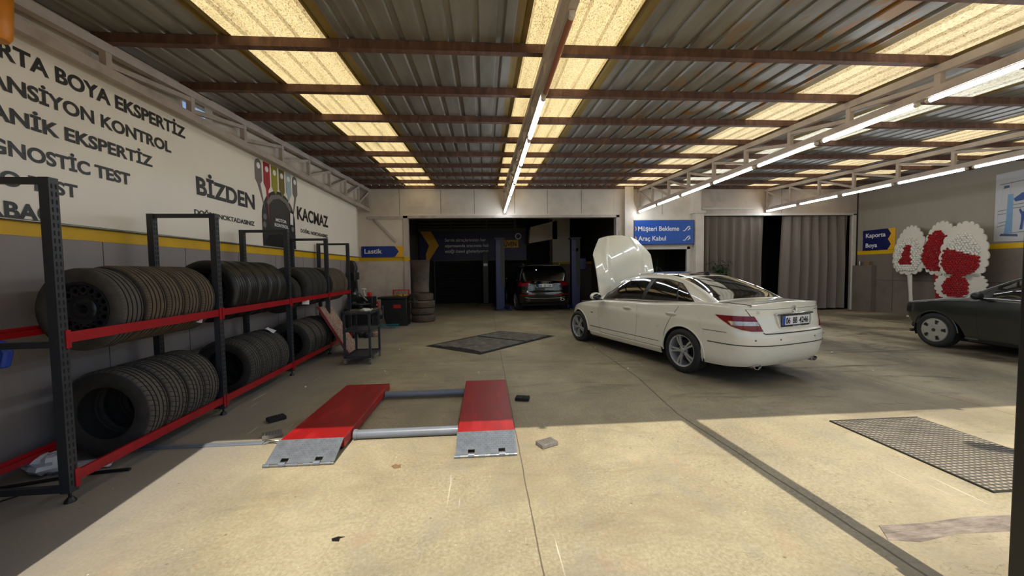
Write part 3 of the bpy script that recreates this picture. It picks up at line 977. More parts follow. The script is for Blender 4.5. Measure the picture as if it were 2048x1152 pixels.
def alloy_wheel(parent, rr, mm, n=5, style='twin', depth=.085, side=-1, name='rim'):
    """alloy wheel, axle along Y, outer face at side*depth"""
    h = depth
    s = side
    ob = MB().lathe([(rr, s * h), (rr + .007, s * (h + .004)), (rr + .004, s * (h - .012)), (rr - .012, s * (h - .035)), (rr - .02, -s * (h - .03)), (rr, -s * h), (rr - .006, -s * h), (rr - .03, -s * (h - .03)), (rr - .02, s * (h - .03)), (rr - .012, s * (h - .006))], 'Y', 56, True).build(name, mm, parent)
    m = MB()
    yo = s * (h - .012)
    def spoke(t, w0, w1, r0, r1, off):
        ct, st = math.cos(t), math.sin(t)
        v = []
        for r, w, y in ((r0, w0, yo - s * .012), ((r0 + r1) / 2, (w0 + w1) / 2, yo + s * .004), (r1, w1, yo - s * .004)):
            for q, dy in ((-1, 0), (1, 0), (1, -s * .022), (-1, -s * .022)):
                o_ = off * (r - r0) / (r1 - r0) + q * w / 2 + off * .35
                v.append((r * ct - o_ * st, y + dy, r * st + o_ * ct))
        f = []
        for i in range(2):
            for k in range(4):
                k2 = (k + 1) % 4
                f.append((i * 4 + k, i * 4 + k2, (i + 1) * 4 + k2, (i + 1) * 4 + k))
        m.add(v, f)
    for k in range(n):
        t = 2 * PI * k / n + PI / 2
        if style == 'twin':
            spoke(t, .022, .03, .05, rr - .004, .022)
            spoke(t, .022, .03, .05, rr - .004, -.022)
        else:
            spoke(t, .05, .085, .045, rr - .004, 0)
    m.lathe([(.0, yo), (.028, yo), (.034, yo - s * .006), (.07, yo - s * .014), (.075, yo - s * .04)], 'Y', 28)
    m.build('spokes', mm, ob)
    m = MB()
    for k in range(n):
        t = 2 * PI * (k + .5) / n + PI / 2
        m.cyl((.052 * math.cos(t), yo - s * .016, .052 * math.sin(t)), (.052 * math.cos(t), yo - s * .004, .052 * math.sin(t)), .009, seg=8)
    m.build('lug_bolts', 'blacksteel', ob)
    # brake disc behind the spokes
    MB().lathe([(.0, -s * .01), (.15, -s * .01), (.15, -s * .03), (0, -s * .03)], 'Y', 32).build('brake_disc', 'black', ob)
    return ob

ordn = ['first', 'second', 'third', 'fourth', 'fifth']
bayn = ['nearest rack bay', 'second rack bay', 'third rack bay', 'farthest rack bay']
def put_tyres(row, bay, ctrs, R, w, rr, mm, look, dz=None, firstspecial=None, over=None):
    """a row of tyres standing on two beams, axle along the rack"""
    zb = (1.11 if row == 'upper' else .175)
    proto = None
    n = len(ctrs)
    for i, y in enumerate(ctrs):
        R_, w_, rr_, mm_, look_ = (R, w, rr, mm, look)
        if over and i in over:
            R_, w_, rr_, mm_, look_ = over[i]
        z = zb + math.sqrt(R_ * R_ - .292 ** 2) + .003
        lx = -.3
        x = -2.79 + lx * math.cos(.0245) - (y - 2.68) * .0245
        if proto is None or (over and i in over):
            o = tyre_mesh(R_, w_, rr_, mm_)
            if not (over and i in over):
                proto = o
        else:
            o = proto.copy()
            C.objects.link(o)
        o.location = (x, y, z)
        o.rotation_euler = (0, random.uniform(0, 6.28), .0245 + random.uniform(-.012, .012))
        if firstspecial and i == 0:
            o.rotation_euler[1] = .4
            firstspecial(o)
        pos = ordn[i] if n > 1 else 'only'
        lab = '%s, %s on the %s shelf of the %s' % (look_, pos, row, bayn[bay])
        tag(o, lab, 'tyre', 'tyres on the rack')

W1 = .212
put_tyres('upper', 0, [3.22, 3.44, 3.645, 3.855, 4.07], .328, W1 - .004, .205, 'ty_brown', 'brown dusty tyre',
          over={0: (.322, .205, .205, 'ty_smooth', 'tyre on black steel wheel')}, firstspecial=steel_wheel)
put_tyres('upper', 1, [4.60, 4.82, 5.045, 5.29, 5.53], .355, .22, .225, 'ty_black', 'shiny black low-profile tyre',
          firstspecial=lambda o: alloy_wheel(o, .225, 'blacksteel', 5, 'twin'))
put_tyres('upper', 2, [6.1, 6.45, 6.665, 6.86, 7.07], .335, .195, .205, 'ty_block', 'dark blocky tyre',
          over={0: (.305, .18, .18, 'ty_grey', 'smaller worn grey tyre')})
put_tyres('upper', 3, [7.555, 7.755, 7.975, 8.21], .335, .195, .205, 'ty_brown', 'dusty brown blocky tyre')
put_tyres('lower', 0, [3.365, 3.585, 3.805, 4.015], .358, .208, .215, 'ty_block', 'grey tyre with deep blocky tread')
put_tyres('lower', 1, [4.835, 5.07, 5.30, 5.535], .35, .225, .215, 'ty_grey', 'worn grey tyre')
put_tyres('lower', 2, [6.43, 6.68, 6.93, 7.19], .35, .225, .21, 'ty_block', 'dark all-terrain tyre')
put_tyres('lower', 3, [7.545, 7.8], .34, .215, .205, 'ty_grey', 'dark tyre behind mottled board')

# white paper labels on tyres and rack
def paper(name, loc, rot, sx, sy, lab):
    rows = []
    for i in range(5):
        rows.append([(sx * (i / 4 - .5), sy * (j / 4 - .5), .006 * math.sin(i * 1.3) * math.cos(j)) for j in range(5)])
    top = [[(x, y, z + .0008) for x, y, z in r] for r in rows]
    o = MB().grid(rows).grid(top).build(name, 'signwhite', None, loc, rot, fixn=False)
    tag(o, lab, 'label')
# crumpled film, cables and a glove under the rack
def crumple(name, c, sz, mm, lab, cat, seed, group=None):
    rnd = random.Random(seed)
    m = MB()
    rows = []
    for i in range(10):
        ph = PI * i / 9
        row = []
        for k in range(18):
            t = 2 * PI * k / 18
            r = 1 + rnd.uniform(-.22, .22)
            z = math.cos(ph) * r
            row.append((sz[0] * math.sin(ph) * math.cos(t) * r, sz[1] * math.sin(ph) * math.sin(t) * r, max(0.001, sz[2] * (z * .5 + .5))))
        rows.append(row)
    m.grid(rows, 0, True)
    return tag(m.build(name, mm, None, c, flat=False, sharp=25), lab, cat, group)
crumple('plastic_bag', (-3.36, 3.1, 0), (.13, .1, .15), 'plasticbag', 'crumpled white plastic bag on the floor behind the nearest rack post', 'bag', 3)
crumple('plastic_bag', (-3.13, 3.16, 0), (.17, .07, .05), 'plasticbag', 'flat scrap of white plastic on the floor right of the crumpled bag under the rack', 'bag', 4)
m = MB().tube([(-4.2 + .12 * k, 2.72 + .03 * k + .02 * math.sin(k * .8), .012) for k in range(13)], .012, 8)
tag(m.build('floor_cable', 'black'), 'thick black cable on the floor under the nearest rack bay', 'cable')
m = MB().tube([(-3.6 + .05 * k, 2.6 + .06 * math.sin(k * .9) + .02 * k, .006) for k in range(10)], .005, 6)
tag(m.build('thin_cord', 'black'), 'thin black cord looped beside the thick cable under the rack', 'cable')
m = MB()
m.prism([(-.1, .0), (.02, -.02), (.05, -.1), (.03, -.2), (-.06, -.2), (-.14, -.25), (-.2, -.1)], lambda a, b, d: (a, d + .03 * math.sin(a * 20), b), .05)
m.box((-.07, .02, .07), (.14, .05, .1), (0, .1, 0))
o = tag(m.build('blue_wrap', 'bluecloth', None, (-3.17, 2.66, 1.11), sharp=20, bevel=.012), 'crumpled blue plastic wrap tied to the crossbar of the nearest rack frame', 'wrap')
paper('shelf_label', (-2.9, 4.02, 1.05), (.9, .2, .5), .1, .05, 'torn white paper tag hanging under the upper red beam of the nearest bay')
paper('tyre_label', (-3.02, 5.55, .715), (.15, .5, .2), .12, .1, 'white paper label stuck on the tread of the last tyre in the lower second bay')
paper('shelf_label', (-2.87, 6.3, 1.04), (1.2, 0, .3), .1, .07, 'small white paper tag under the upper red beam of the third bay')

# mottled board leaning on the rack
t = thing('mottled_board', 'mottled red and grey board leaning against the last rack post behind the trolley', 'board', (-2.47, 7.0, 0.005))
ang = math.atan2(.86, .5)
m = MB().boxmm((-.02, 0, 0), (.02, .5, 1.0))
R_ = (0, -(PI / 2 - ang), 0)
m.build('face', 'mottled', t, (0, 0, .02), R_)
MB().boxmm((-.022, -.02, 0), (.022, 0, 1.02)).build('edge_strip', 'boardedge', t, (0, 0, .02), R_)

# ------------------------------------------------------------------ wall banner
BX = XL + .012
def bw(y0, z0):
    return lambda a, b: (BX + .004, y0 + a, z0 + b)
ban = thing('wall_banner', 'long white vinyl banner with black service lettering on the left wall', 'banner', (0, 0, 0))
rows = []
for i in range(60):
    y = 1.3 + (11.15 - 1.3) * i / 59
    rows.append([(BX + .0015 * math.sin(y * 3.1 + k) , y, 1.958 + (3.42 - 1.958) * k / 12) for k in range(13)])
back = [[(x - .004, y, z) for x, y, z in r] for r in rows]
MB().grid(rows).grid(back).build('vinyl_sheet', 'white_v', ban, fixn=False)
MB().cyl((BX + .01, 1.3, 1.95), (BX + .01, 11.3, 1.95), .012, seg=10).build('bottom_rod', 'steel', ban)
def ban_text(body, yend, zb, h, width, mm='ink', bold=.034, ystart=None):
    y0 = ystart if ystart is not None else yend - width
    text_mb(body, h, bold, width, bw(y0, zb)).build('lettering', mm, ban, flat=True, fixn=False)
ban_text('KAPORTA BOYA EKSPERTİZ', 4.981, 3.165, .130, 2.27)
ban_text('SÜSPANSİYON KONTROL', 4.752, 2.925, .118, 2.0)
ban_text('MEKANİK EKSPERTİZ', 4.492, 2.69, .115, 1.72)
ban_text('DİAGNOSTİC TEST', 4.212, 2.435, .115, 1.42)
ban_text('DYNO TEST', 3.692, 2.205, .112, .9)
ban_text('AİRBAG', 3.496, 1.96, .127, .66)
ban_text('BİZDEN', 0, 2.53, .225, 1.22, ystart=5.115)
ban_text('DOĞRU NOKTADASINIZ', 0, 2.264, .065, 1.245, ystart=5.062)
ban_text('KAÇMAZ', 0, 2.565, .25, 1.47, ystart=7.70)
ban_text('DOĞRU NOKTADASINIZ', 0, 2.318, .07, 1.30, ystart=7.82)
# printed engine picture with coloured pointers
def ban_poly(name, poly, mm, d=.003):
    MB().prism(poly, lambda a, b, q: (BX + .003 + q, a, b), d).build(name, mm, ban, flat=True)
cy_, cz_ = 7.05, 2.0
arch = [(6.52, 1.97), (7.6, 1.97), (7.6, 2.4)] + [(7.06 + .54 * math.cos(t), 2.45 + .5 * math.sin(t)) for t in [PI * k / 16 for k in range(17)]] + [(6.52, 2.4)]
ban_poly('engine_print', arch, 'ink')
ban_poly('engine_cover', [(6.78, 2.28), (7.36, 2.28), (7.38, 2.78), (6.76, 2.78)], 'darkgrey', .004)
ban_poly('intake_hood', [(6.66, 2.7), (6.8, 2.84), (7.06, 2.9), (7.34, 2.84), (7.48, 2.7), (7.42, 2.66), (7.28, 2.78), (7.06, 2.83), (6.86, 2.78), (6.72, 2.66)], 'greyink', .005)
ban_poly('bumper_print', [(6.56, 2.0), (7.55, 2.0), (7.4, 2.16), (7.06, 2.21), (6.7, 2.16)], 'blackmat', .005)
ban_poly('fluid_tank', [(7.42, 2.42), (7.52, 2.42), (7.53, 2.62), (7.43, 2.64)], 'signwhite', .005)
for k, (a, b) in enumerate(((6.6, 2.45), (6.58, 2.32), (7.5, 2.34))):
    ban_poly('engine_cap', [(a + .05 * math.cos(t), b + .05 * math.sin(t)) for t in [2 * PI * q / 12 for q in range(12)]], 'greyink', .005)
text_mb('MOTOR', .055, .03, .36, lambda a, b: (BX + .0085, 6.92 + a, 2.42 + b)).build('lettering', 'signwhite', ban, flat=True, fixn=False)
text_mb('KONTROL', .055, .03, .46, lambda a, b: (BX + .0085, 6.88 + a, 2.33 + b)).build('lettering', 'signwhite', ban, flat=True, fixn=False)
for k, (mm, tipx, tipz) in enumerate((('greyink', 6.62, 2.55), ('redink', 6.72, 2.35), ('olive', 6.98, 2.86), ('khaki', 7.16, 2.84), ('paleblue', 7.36, 2.74), ('greyink', 7.52, 2.5))):
    y0 = 6.38 + .235 * k
    zt_ = 3.36
    zc_ = 3.02
    if k in (0, 5):
        top = [(y0 + .09 + .09 * math.cos(t), zt_ - .12 + .12 * math.sin(t)) for t in [PI * q / 10 for q in range(11)]]
        poly = [(tipx, tipz), (y0 + .13, zc_ - .05), (y0 + .18, zc_)] + top + [(y0, zc_), (y0 + .06, zc_ - .07)]
    else:
        poly = [(tipx, tipz), (y0 + .12, zc_ - .12), (y0 + .18, zc_ - .04), (y0 + .18, zt_), (y0, zt_), (y0, zc_ - .02), (y0 + .06, zc_ - .1)]
    ban_poly('pointer_tab', poly, mm, .0042)
    ban_poly('tab_symbol', [(y0 + .09 + .05 * math.cos(t), 3.25 + .05 * math.sin(t)) for t in [2 * PI * q / 10 for q in range(10)]], 'signwhite', .0055)

# orange lantern hanging at the near end of the wall
t = thing('warning_lamp', 'orange plastic lamp hanging from the truss at the near end of the left wall', 'lamp', (-3.37, 2.965, 3.16))
MB().lathe([(0, 0), (.07, 0), (.085, .03), (.1, .3), (.09, .36), (0, .37)], 'Z', 20).build('lens', 'orange', t)
MB().cyl((0, 0, .37), (0, 0, .44), .012, seg=8).build('hook', 'steel', t)

# ------------------------------------------------------------------ direction signs
def arrow_sign(name, lab, lines, w, h, org, ex, back_mm, arrow_mm, notches, th=.02, hh=.12, tx=.06, tz=None, bw_=.86):
    """plate with a blue arrow field; ex = unit vector along the text, plate faces the hall"""
    t = thing(name, lab, 'sign', org)
    exv = Vector(ex)
    nv = exv.cross(Vector((0, 0, 1)))
    def fn(lift):
        return lambda a, b, d=0: tuple(exv * a + nv * (lift + d) + Vector((0, 0, b)))
    MB().prism([(0, 0), (w, 0), (w, h), (0, h)], fn(0), th).build('backing', back_mm, t)
    MB().prism(notches, fn(th), .004).build('arrow_panel', arrow_mm, t, flat=True)
    for i, (body, x, z, ch, wd) in enumerate(lines):
        text_mb(body, ch, .02, wd, fn(th + .0055)).build('lettering', 'signwhite', t, tuple(exv * x + Vector((0, 0, z))), flat=True, fixn=False)
    return t
arrow_sign('direction_sign', 'blue and yellow arrow sign reading Lastik above the tyre changer', [('Lastik', .09, .115, .145, .53)], 1.27, .335, (-3.79 + .02, YB - .045, 1.975), (1, 0, 0), 'signyellow', 'signblue',
           [(0, 0), (1.0, 0), (1.13, .17), (1.0, .335), (0, .335)])
ks = arrow_sign('direction_sign', 'blue and yellow sign reading Kaporta Boya on the right wall by the curtains', [('Kaporta', .1, .42, .14, .62), ('Boya', .1, .1, .14, .37)], 1.0, .66, (XR - .002, 11.85, 1.985), (0, -1, 0), 'signyellow', 'darkblue',
                [(0, 0), (.78, 0), (.88, .165), (.79, .33), (.88, .495), (.78, .66), (0, .66)])
ms = thing('hanging_sign', 'bright blue sign reading Müşteri Bekleme and Araç Kabul over the office door', 'sign', (4.8, YB - .16, 2.28))
MB().boxmm((0, 0, 0), (1.98, .1, .77)).build('backing', 'signbright', ms, bevel=.006)
MB().boxmm((0, .0, .77), (1.98, .1, .785)).build('top_edge', 'trusspaint', ms)
for body, z, wd in (('Müşteri Bekleme', .43, 1.36), ('Araç Kabul', .12, .92)):
    text_mb(body, .15, .02, wd, lambda a, b: (a, -.002, b)).build('lettering', 'signwhite', ms, (.13, 0, z), flat=True, fixn=False)
    m = MB()
    for (p, q) in (((1.62, .0), (1.69, .0)), ((1.68, .0), (1.79, .13)), ((1.78, .13), (1.86, .13))):
        m.bar((p[0], -.003, z + p[1]), (q[0], -.003, z + q[1]), .006, .028)
    for (p, q) in (((1.78, .01), (1.86, .08)), ((1.81, .085), (1.865, .085)), ((1.86, .03), (1.86, .09))):
        m.bar((p[0], -.003, z + p[1]), (q[0], -.003, z + q[1]), .006, .022)
    m.build('stair_symbol', 'signwhite', ms)
    MB().prism([(.0, .0), (.03, 0), (.07, .07), (.03, .14), (0, .14), (.03, .07)], lambda a, b, d, z=z: (a + .02, -.004 + d, z + b), .004).build('chevron', 'signyellow', ms)
bb = thing('bay_banner', 'long dark blue banner with pale service lettering in the unlit bay', 'banner', (-3.0, 17.92, 2.03))
MB().boxmm((0, 0, 0), (4.98, .03, 1.33)).build('panel', 'darkblue', bb)
MB().prism([(.05, 1.33), (.55, 1.33), (.9, .68), (.45, 0), (.3, 0), (.3, .3), (.45, .68)], lambda a, b, d: (a, -.004 + d, b), .004).build('arrow_mark', 'signyellow', bb, flat=True)
for body, z, wd in (('Servis süreçlerimizin her', .86, 1.9), ('aşamasında aracınıza hak', .6, 2.05), ('ettiği özeni gösteriyoruz', .34, 2.0)):
    text_mb(body, .15, .012, wd, lambda a, b: (a, -.003, b)).build('lettering', 'platewhite', bb, (1.18, 0, z), flat=True, fixn=False)
MB().boxmm((3.7, -.004, .55), (4.6, 0, .9)).build('word_panel', 'signyellow', bb)
text_mb('GÜVEN', .22, .02, .75, lambda a, b: (a, -.006, b)).build('lettering', 'blackmat', bb, (3.76, 0, .61), flat=True, fixn=False)
MB().lathe([(.1, 0), (.15, 0), (.15, .004), (.1, .004)], 'Y', 24, True, c=(4.6, -.006, 1.08)).build('ring_mark', 'platewhite', bb)

# ------------------------------------------------------------------ scissor lift in the floor
lift = thing('platform_lift', 'low red two-platform vehicle lift with grey ramps lying on the concrete', 'lift', (0, 0, 0))
def platform(x0, x1, y0, y1):
    m = MB()
    z = .11
    m.boxmm((x0, y0, .03), (x1, y1, z))
    p = m.build('platform', 'liftred', lift, bevel=.004)
    MB().boxmm((x0 + .03, y0 + .03, 0), (x1 - .03, y1 + .02, .03)).build('base_frame', 'black', lift)
    MB().boxmm((x0 + .01, y1, .02), (x1 - .01, y1 + .035, .1)).build('end_plate', 'black', lift)
    # tread plate ramp with two roller slots
    L, th = .235, .008
    yA, zA, yB, zB = y0 - .005, z, y0 - .225, .012
    def rp(u, v, d):          # u across, v down the slope
        f = v / L
        n = Vector((0, -.1, .22)).normalized()
        return (u, yA + (yB - yA) * f + n.y * d, zA + (zB - zA) * f + n.z * d)
    m = MB()
    w = x1 - x0
    sl = [(.2, .31), (.70, .81)]
    xs = [0, .2, .31, .70, .81, 1.0]
    vs2 = [0, L * .77, L * .95, L]
    for i in range(5):
        for j in range(3):
            if j == 1 and i in (1, 3):
                continue
            a, b = x0 + w * xs[i], x0 + w * xs[i + 1]
            v = [rp(a, vs2[j], 0), rp(b, vs2[j], 0), rp(b, vs2[j + 1], 0), rp(a, vs2[j + 1], 0), rp(a, vs2[j], th), rp(b, vs2[j], th), rp(b, vs2[j + 1], th), rp(a, vs2[j + 1], th)]
            m.add(v, [(3, 2, 1, 0), (4, 5, 6, 7), (0, 1, 5, 4), (1, 2, 6, 5), (2, 3, 7, 6), (3, 0, 4, 7)])
    rnd = random.Random(int(x0 * 100))
    for i in range(26):
        for j in range(9):
            u = x0 + .012 + (w - .03) * i / 25
            v_ = .012 + (L * .72) * j / 8
            c = Vector(rp(u, v_, th))
            m.box(c, (.014, .003, .002), (math.atan2(.098, .22), 0, .78 if (i + j) % 2 else -.78))
    r = m.build('ramp', 'liftgrey', lift, flat=True)
    MB().cyl((x0, yB - .008, .012), (x1, yB - .008, .012), .011, seg=10).build('hinge_rod', 'steel', lift)
    for f in (.255, .755):
        MB().cyl((x0 + w * f - .025, yB - .004, .016), (x0 + w * f + .025, yB - .004, .016), .019, seg=12).build('roller', 'liftgrey', lift)
    for f in (.02, .42, .6, .9):
        MB().cyl((x0 + w * f - .02, yB - .008, .012), (x0 + w * f + .03, yB - .008, .012), .0135, seg=10).build('knuckle', 'liftgrey', lift)
platform(-1.735, -1.21, 3.25, 4.8)
platform(-.262, .236, 3.25, 4.8)
MB().cyl((-1.2, 3.46, .045), (-.27, 3.46, .045), .04, seg=20).cyl((-1.2, 3.46, .045), (-1.17, 3.46, .045), .045, seg=20).build('link_pipe', 'pipegrey', lift)
MB().cyl((-1.2, 4.55, .05), (-.27, 4.55, .05), .04, seg=20).build('link_pipe', 'pipegrey', lift)
t = MB().boxmm((-3.2, 3.43, 0), (-1.98, 3.49, .014)).boxmm((-3.2, 3.445, .014), (-1.98, 3.475, .018)).build('hose_cover', 'pipegrey', None, bevel=.003)
tag(t, 'grey steel hose cover strip on the floor running from the lift to the rack', 'cover')
m = MB()
for k in range(4):
    m.tube([(-1.97 + .2 * q / 5, 3.46 + .02 * (k - 1.5) + .015 * math.sin(q + k * 1.7), .012 + .012 * math.sin(q * .7 + k)) for q in range(6)], .006, 6)
tag(m.build('hose_bundle', 'steel'), 'short bundle of hoses between cover strip and left ramp', 'hose')

def rubber_block(x, y, rz, mm, lab, tilt=0.0):
    m = MB().boxmm((-.08, -.055, 0), (.08, .055, .032))
    for i in range(6):
        for j in range(4):
            m.boxmm((-.07 + i * .024, -.046 + j * .024, .032), (-.052 + i * .024, -.028 + j * .024, .037))
    o = m.build('rubber_block', mm, None, (x, y, .004), (tilt, 0, rz), bevel=.003)
    tag(o, lab, 'block', 'rubber lifting blocks')
rubber_block(-2.165, 4.01, .75, 'rubberblk', 'black rubber lifting block in the shade left of the lift')
rubber_block(-1.985, 3.6, .5, 'rubbergrey', 'dusty rubber lifting block tilted against the left ramp', .0)
rubber_block(.41, 4.33, -.25, 'rubberblk', 'black rubber lifting block in the shade right of the lift')
rubber_block(.505, 3.17, .45, 'rubbergrey', 'dusty rubber lifting block in full sun right of the lift')

# ------------------------------------------------------------------ pit cover and floor grates
t = thing('pit_cover', 'dark worn steel pit cover set askew in the concrete between lift and bay', 'cover', (0, 0, 0))
P0, P1, P2, P3 = Vector((-1.16, 7.74, 0)), Vector((.36, 9.35, 0)), Vector((1.5, 8.5, 0)), Vector((-.11, 6.85, 0))
def pq(a, b, z):
    p = P0 * (1 - a) * (1 - b) + P1 * a * (1 - b) + P2 * a * b + P3 * (1 - a) * b
    return (p.x, p.y, z)
def plate(a0, a1, b0, b1, z0, z1, rag=False):
    m = MB()
    poly = [(a0, b0), (a1, b0), (a1, b1), (a0, b1)]
    if rag:
        rnd = random.Random(5)
        poly = [(a0, b0), (a1, b0), (a1, b1), (a0, b1)] + [(a0 + rnd.uniform(0, .05), b1 - (b1 - b0) * k / 9) for k in range(1, 9)]
    return m.prism(poly, lambda a, b, d: pq(a, b, z0 + d), z1 - z0)
plate(-.02, 1.02, -.03, 1.03, .001, .004).build('frame', 'blackmat', t)
plate(.03, .585, .045, .965, .004, .016, True).build('plate', 'pitplate', t)
plate(.62, .97, .045, .965, .004, .02).build('plate', 'pitplate', t)
t = thing('floor_grate', 'grey expanded-metal floor grate in the sunlit concrete at the right', 'grate', (0, 0, 0))
gx0, gy0, gx1, gy1 = 3.3, 2.2, 4.2, 3.37
MB().boxmm((gx0, gy0, .0), (gx1, gy1, .003)).build('pit_bed', 'gratebed', t)
m = MB()
n = 34
for i in range(n + 1):
    u = gy0 + (gy1 - gy0) * i / n
    m.bar((gx0, u, .009), (gx1, u, .009), .0045, .006)
for i in range(20):
    u = gx0 + (gx1 - gx0) * i / 19
    m.bar((u, gy0, .008), (u, gy1, .008), .004, .004)
g = m.build('mesh_bars', 'steel', t, flat=True)
MB().boxmm((gx0 - .01, gy0 - .01, 0), (gx0 + .003, gy1 + .01, .012)).boxmm((gx0 + .003, gy1 - .002, 0), (gx1, gy1 + .008, .012)).boxmm((gx0 + .003, gy0 - .008, 0), (gx1, gy0 + .002, .012)).build('frame', 'darkgrey', t)
t = MB().prism([(2.17, 1.86), (2.32, 1.83), (2.6, 1.87), (2.9, 1.86), (3.2, 1.9), (3.5, 1.89), (3.5, 2.0), (3.1, 1.985), (2.8, 1.99), (2.5, 1.965), (2.24, 1.97)], lambda a, b, d: (a, b, d), .003).build('floor_patch', 'patch')
tag(t, 'worn strip of grey patched concrete at the bottom right beside the pillar shadow', 'patch')

# scraps on the floor
tag(MB().prism([(0, 0), (.05, .01), (.04, .06), (.02, .05), (.0, .07), (-.03, .04)], lambda a, b, d: (a - .72, b + 2.9, .001 + d), .002).build('paint_flake', 'cardboard', flat=True), 'reddish brown scrap on the sunlit floor in front of the lift', 'scrap')
tag(MB().prism([(0, 0), (.04, -.005), (.035, .02), (.06, .03), (.02, .035), (-.01, .02)], lambda a, b, d: (a - .88, b + 2.13, .001 + d), .002).build('tape_scrap', 'black', flat=True), 'small dark scrap on the sunlit floor at the bottom left of the lift', 'scrap')
rnd = random.Random(11)
for k in range(26):
    x, y = rnd.uniform(-2.4, 7.5), rnd.uniform(4.0, 9.5)
    if (2.2 < x < 5 and y < 8.5) or (-1.8 < x < .3 and y < 4.9) or (-1.3 < x < 1.6 and 6.7 < y < 9.5) or (x < -1.8 and y > 6.2) or x > 6.4:
        continue
    s = rnd.uniform(.006, .014)
    o = MB().box((0, 0, s * .4), (s * 1.8, s, s * .8), (0, 0, rnd.uniform(0, 3))).build('crumb', 'signwhite', None, (x, y, 0))
    tag(o, 'small white crumb of filler scattered on the shaded concrete floor', 'debris', 'white crumbs on the floor')
# ------------------------------------------------------------------ cars
def spl(tab):
    """smooth table lookup (monotone-ish cubic)"""
    xs = [t[0] for t in tab]
    ys = [t[1] for t in tab]
    n = len(xs)
    d = [(ys[i + 1] - ys[i]) / (xs[i + 1] - xs[i]) for i in range(n - 1)]
    mm = [d[0]] + [0 if d[i - 1] * d[i] <= 0 else 2 * d[i - 1] * d[i] / (d[i - 1] + d[i]) for i in range(1, n - 1)] + [d[-1]]
    def f(x):
        if x <= xs[0]:
            return ys[0]
        if x >= xs[-1]:
            return ys[-1]
        i = 0
        while x > xs[i + 1]:
            i += 1
        h = xs[i + 1] - xs[i]
        t = (x - xs[i]) / h
        return ((1 + 2 * t) * (1 - t) ** 2 * ys[i] + t * (1 - t) ** 2 * h * mm[i] + t * t * (3 - 2 * t) * ys[i + 1] + t * t * (t - 1) * h * mm[i + 1])
    return f

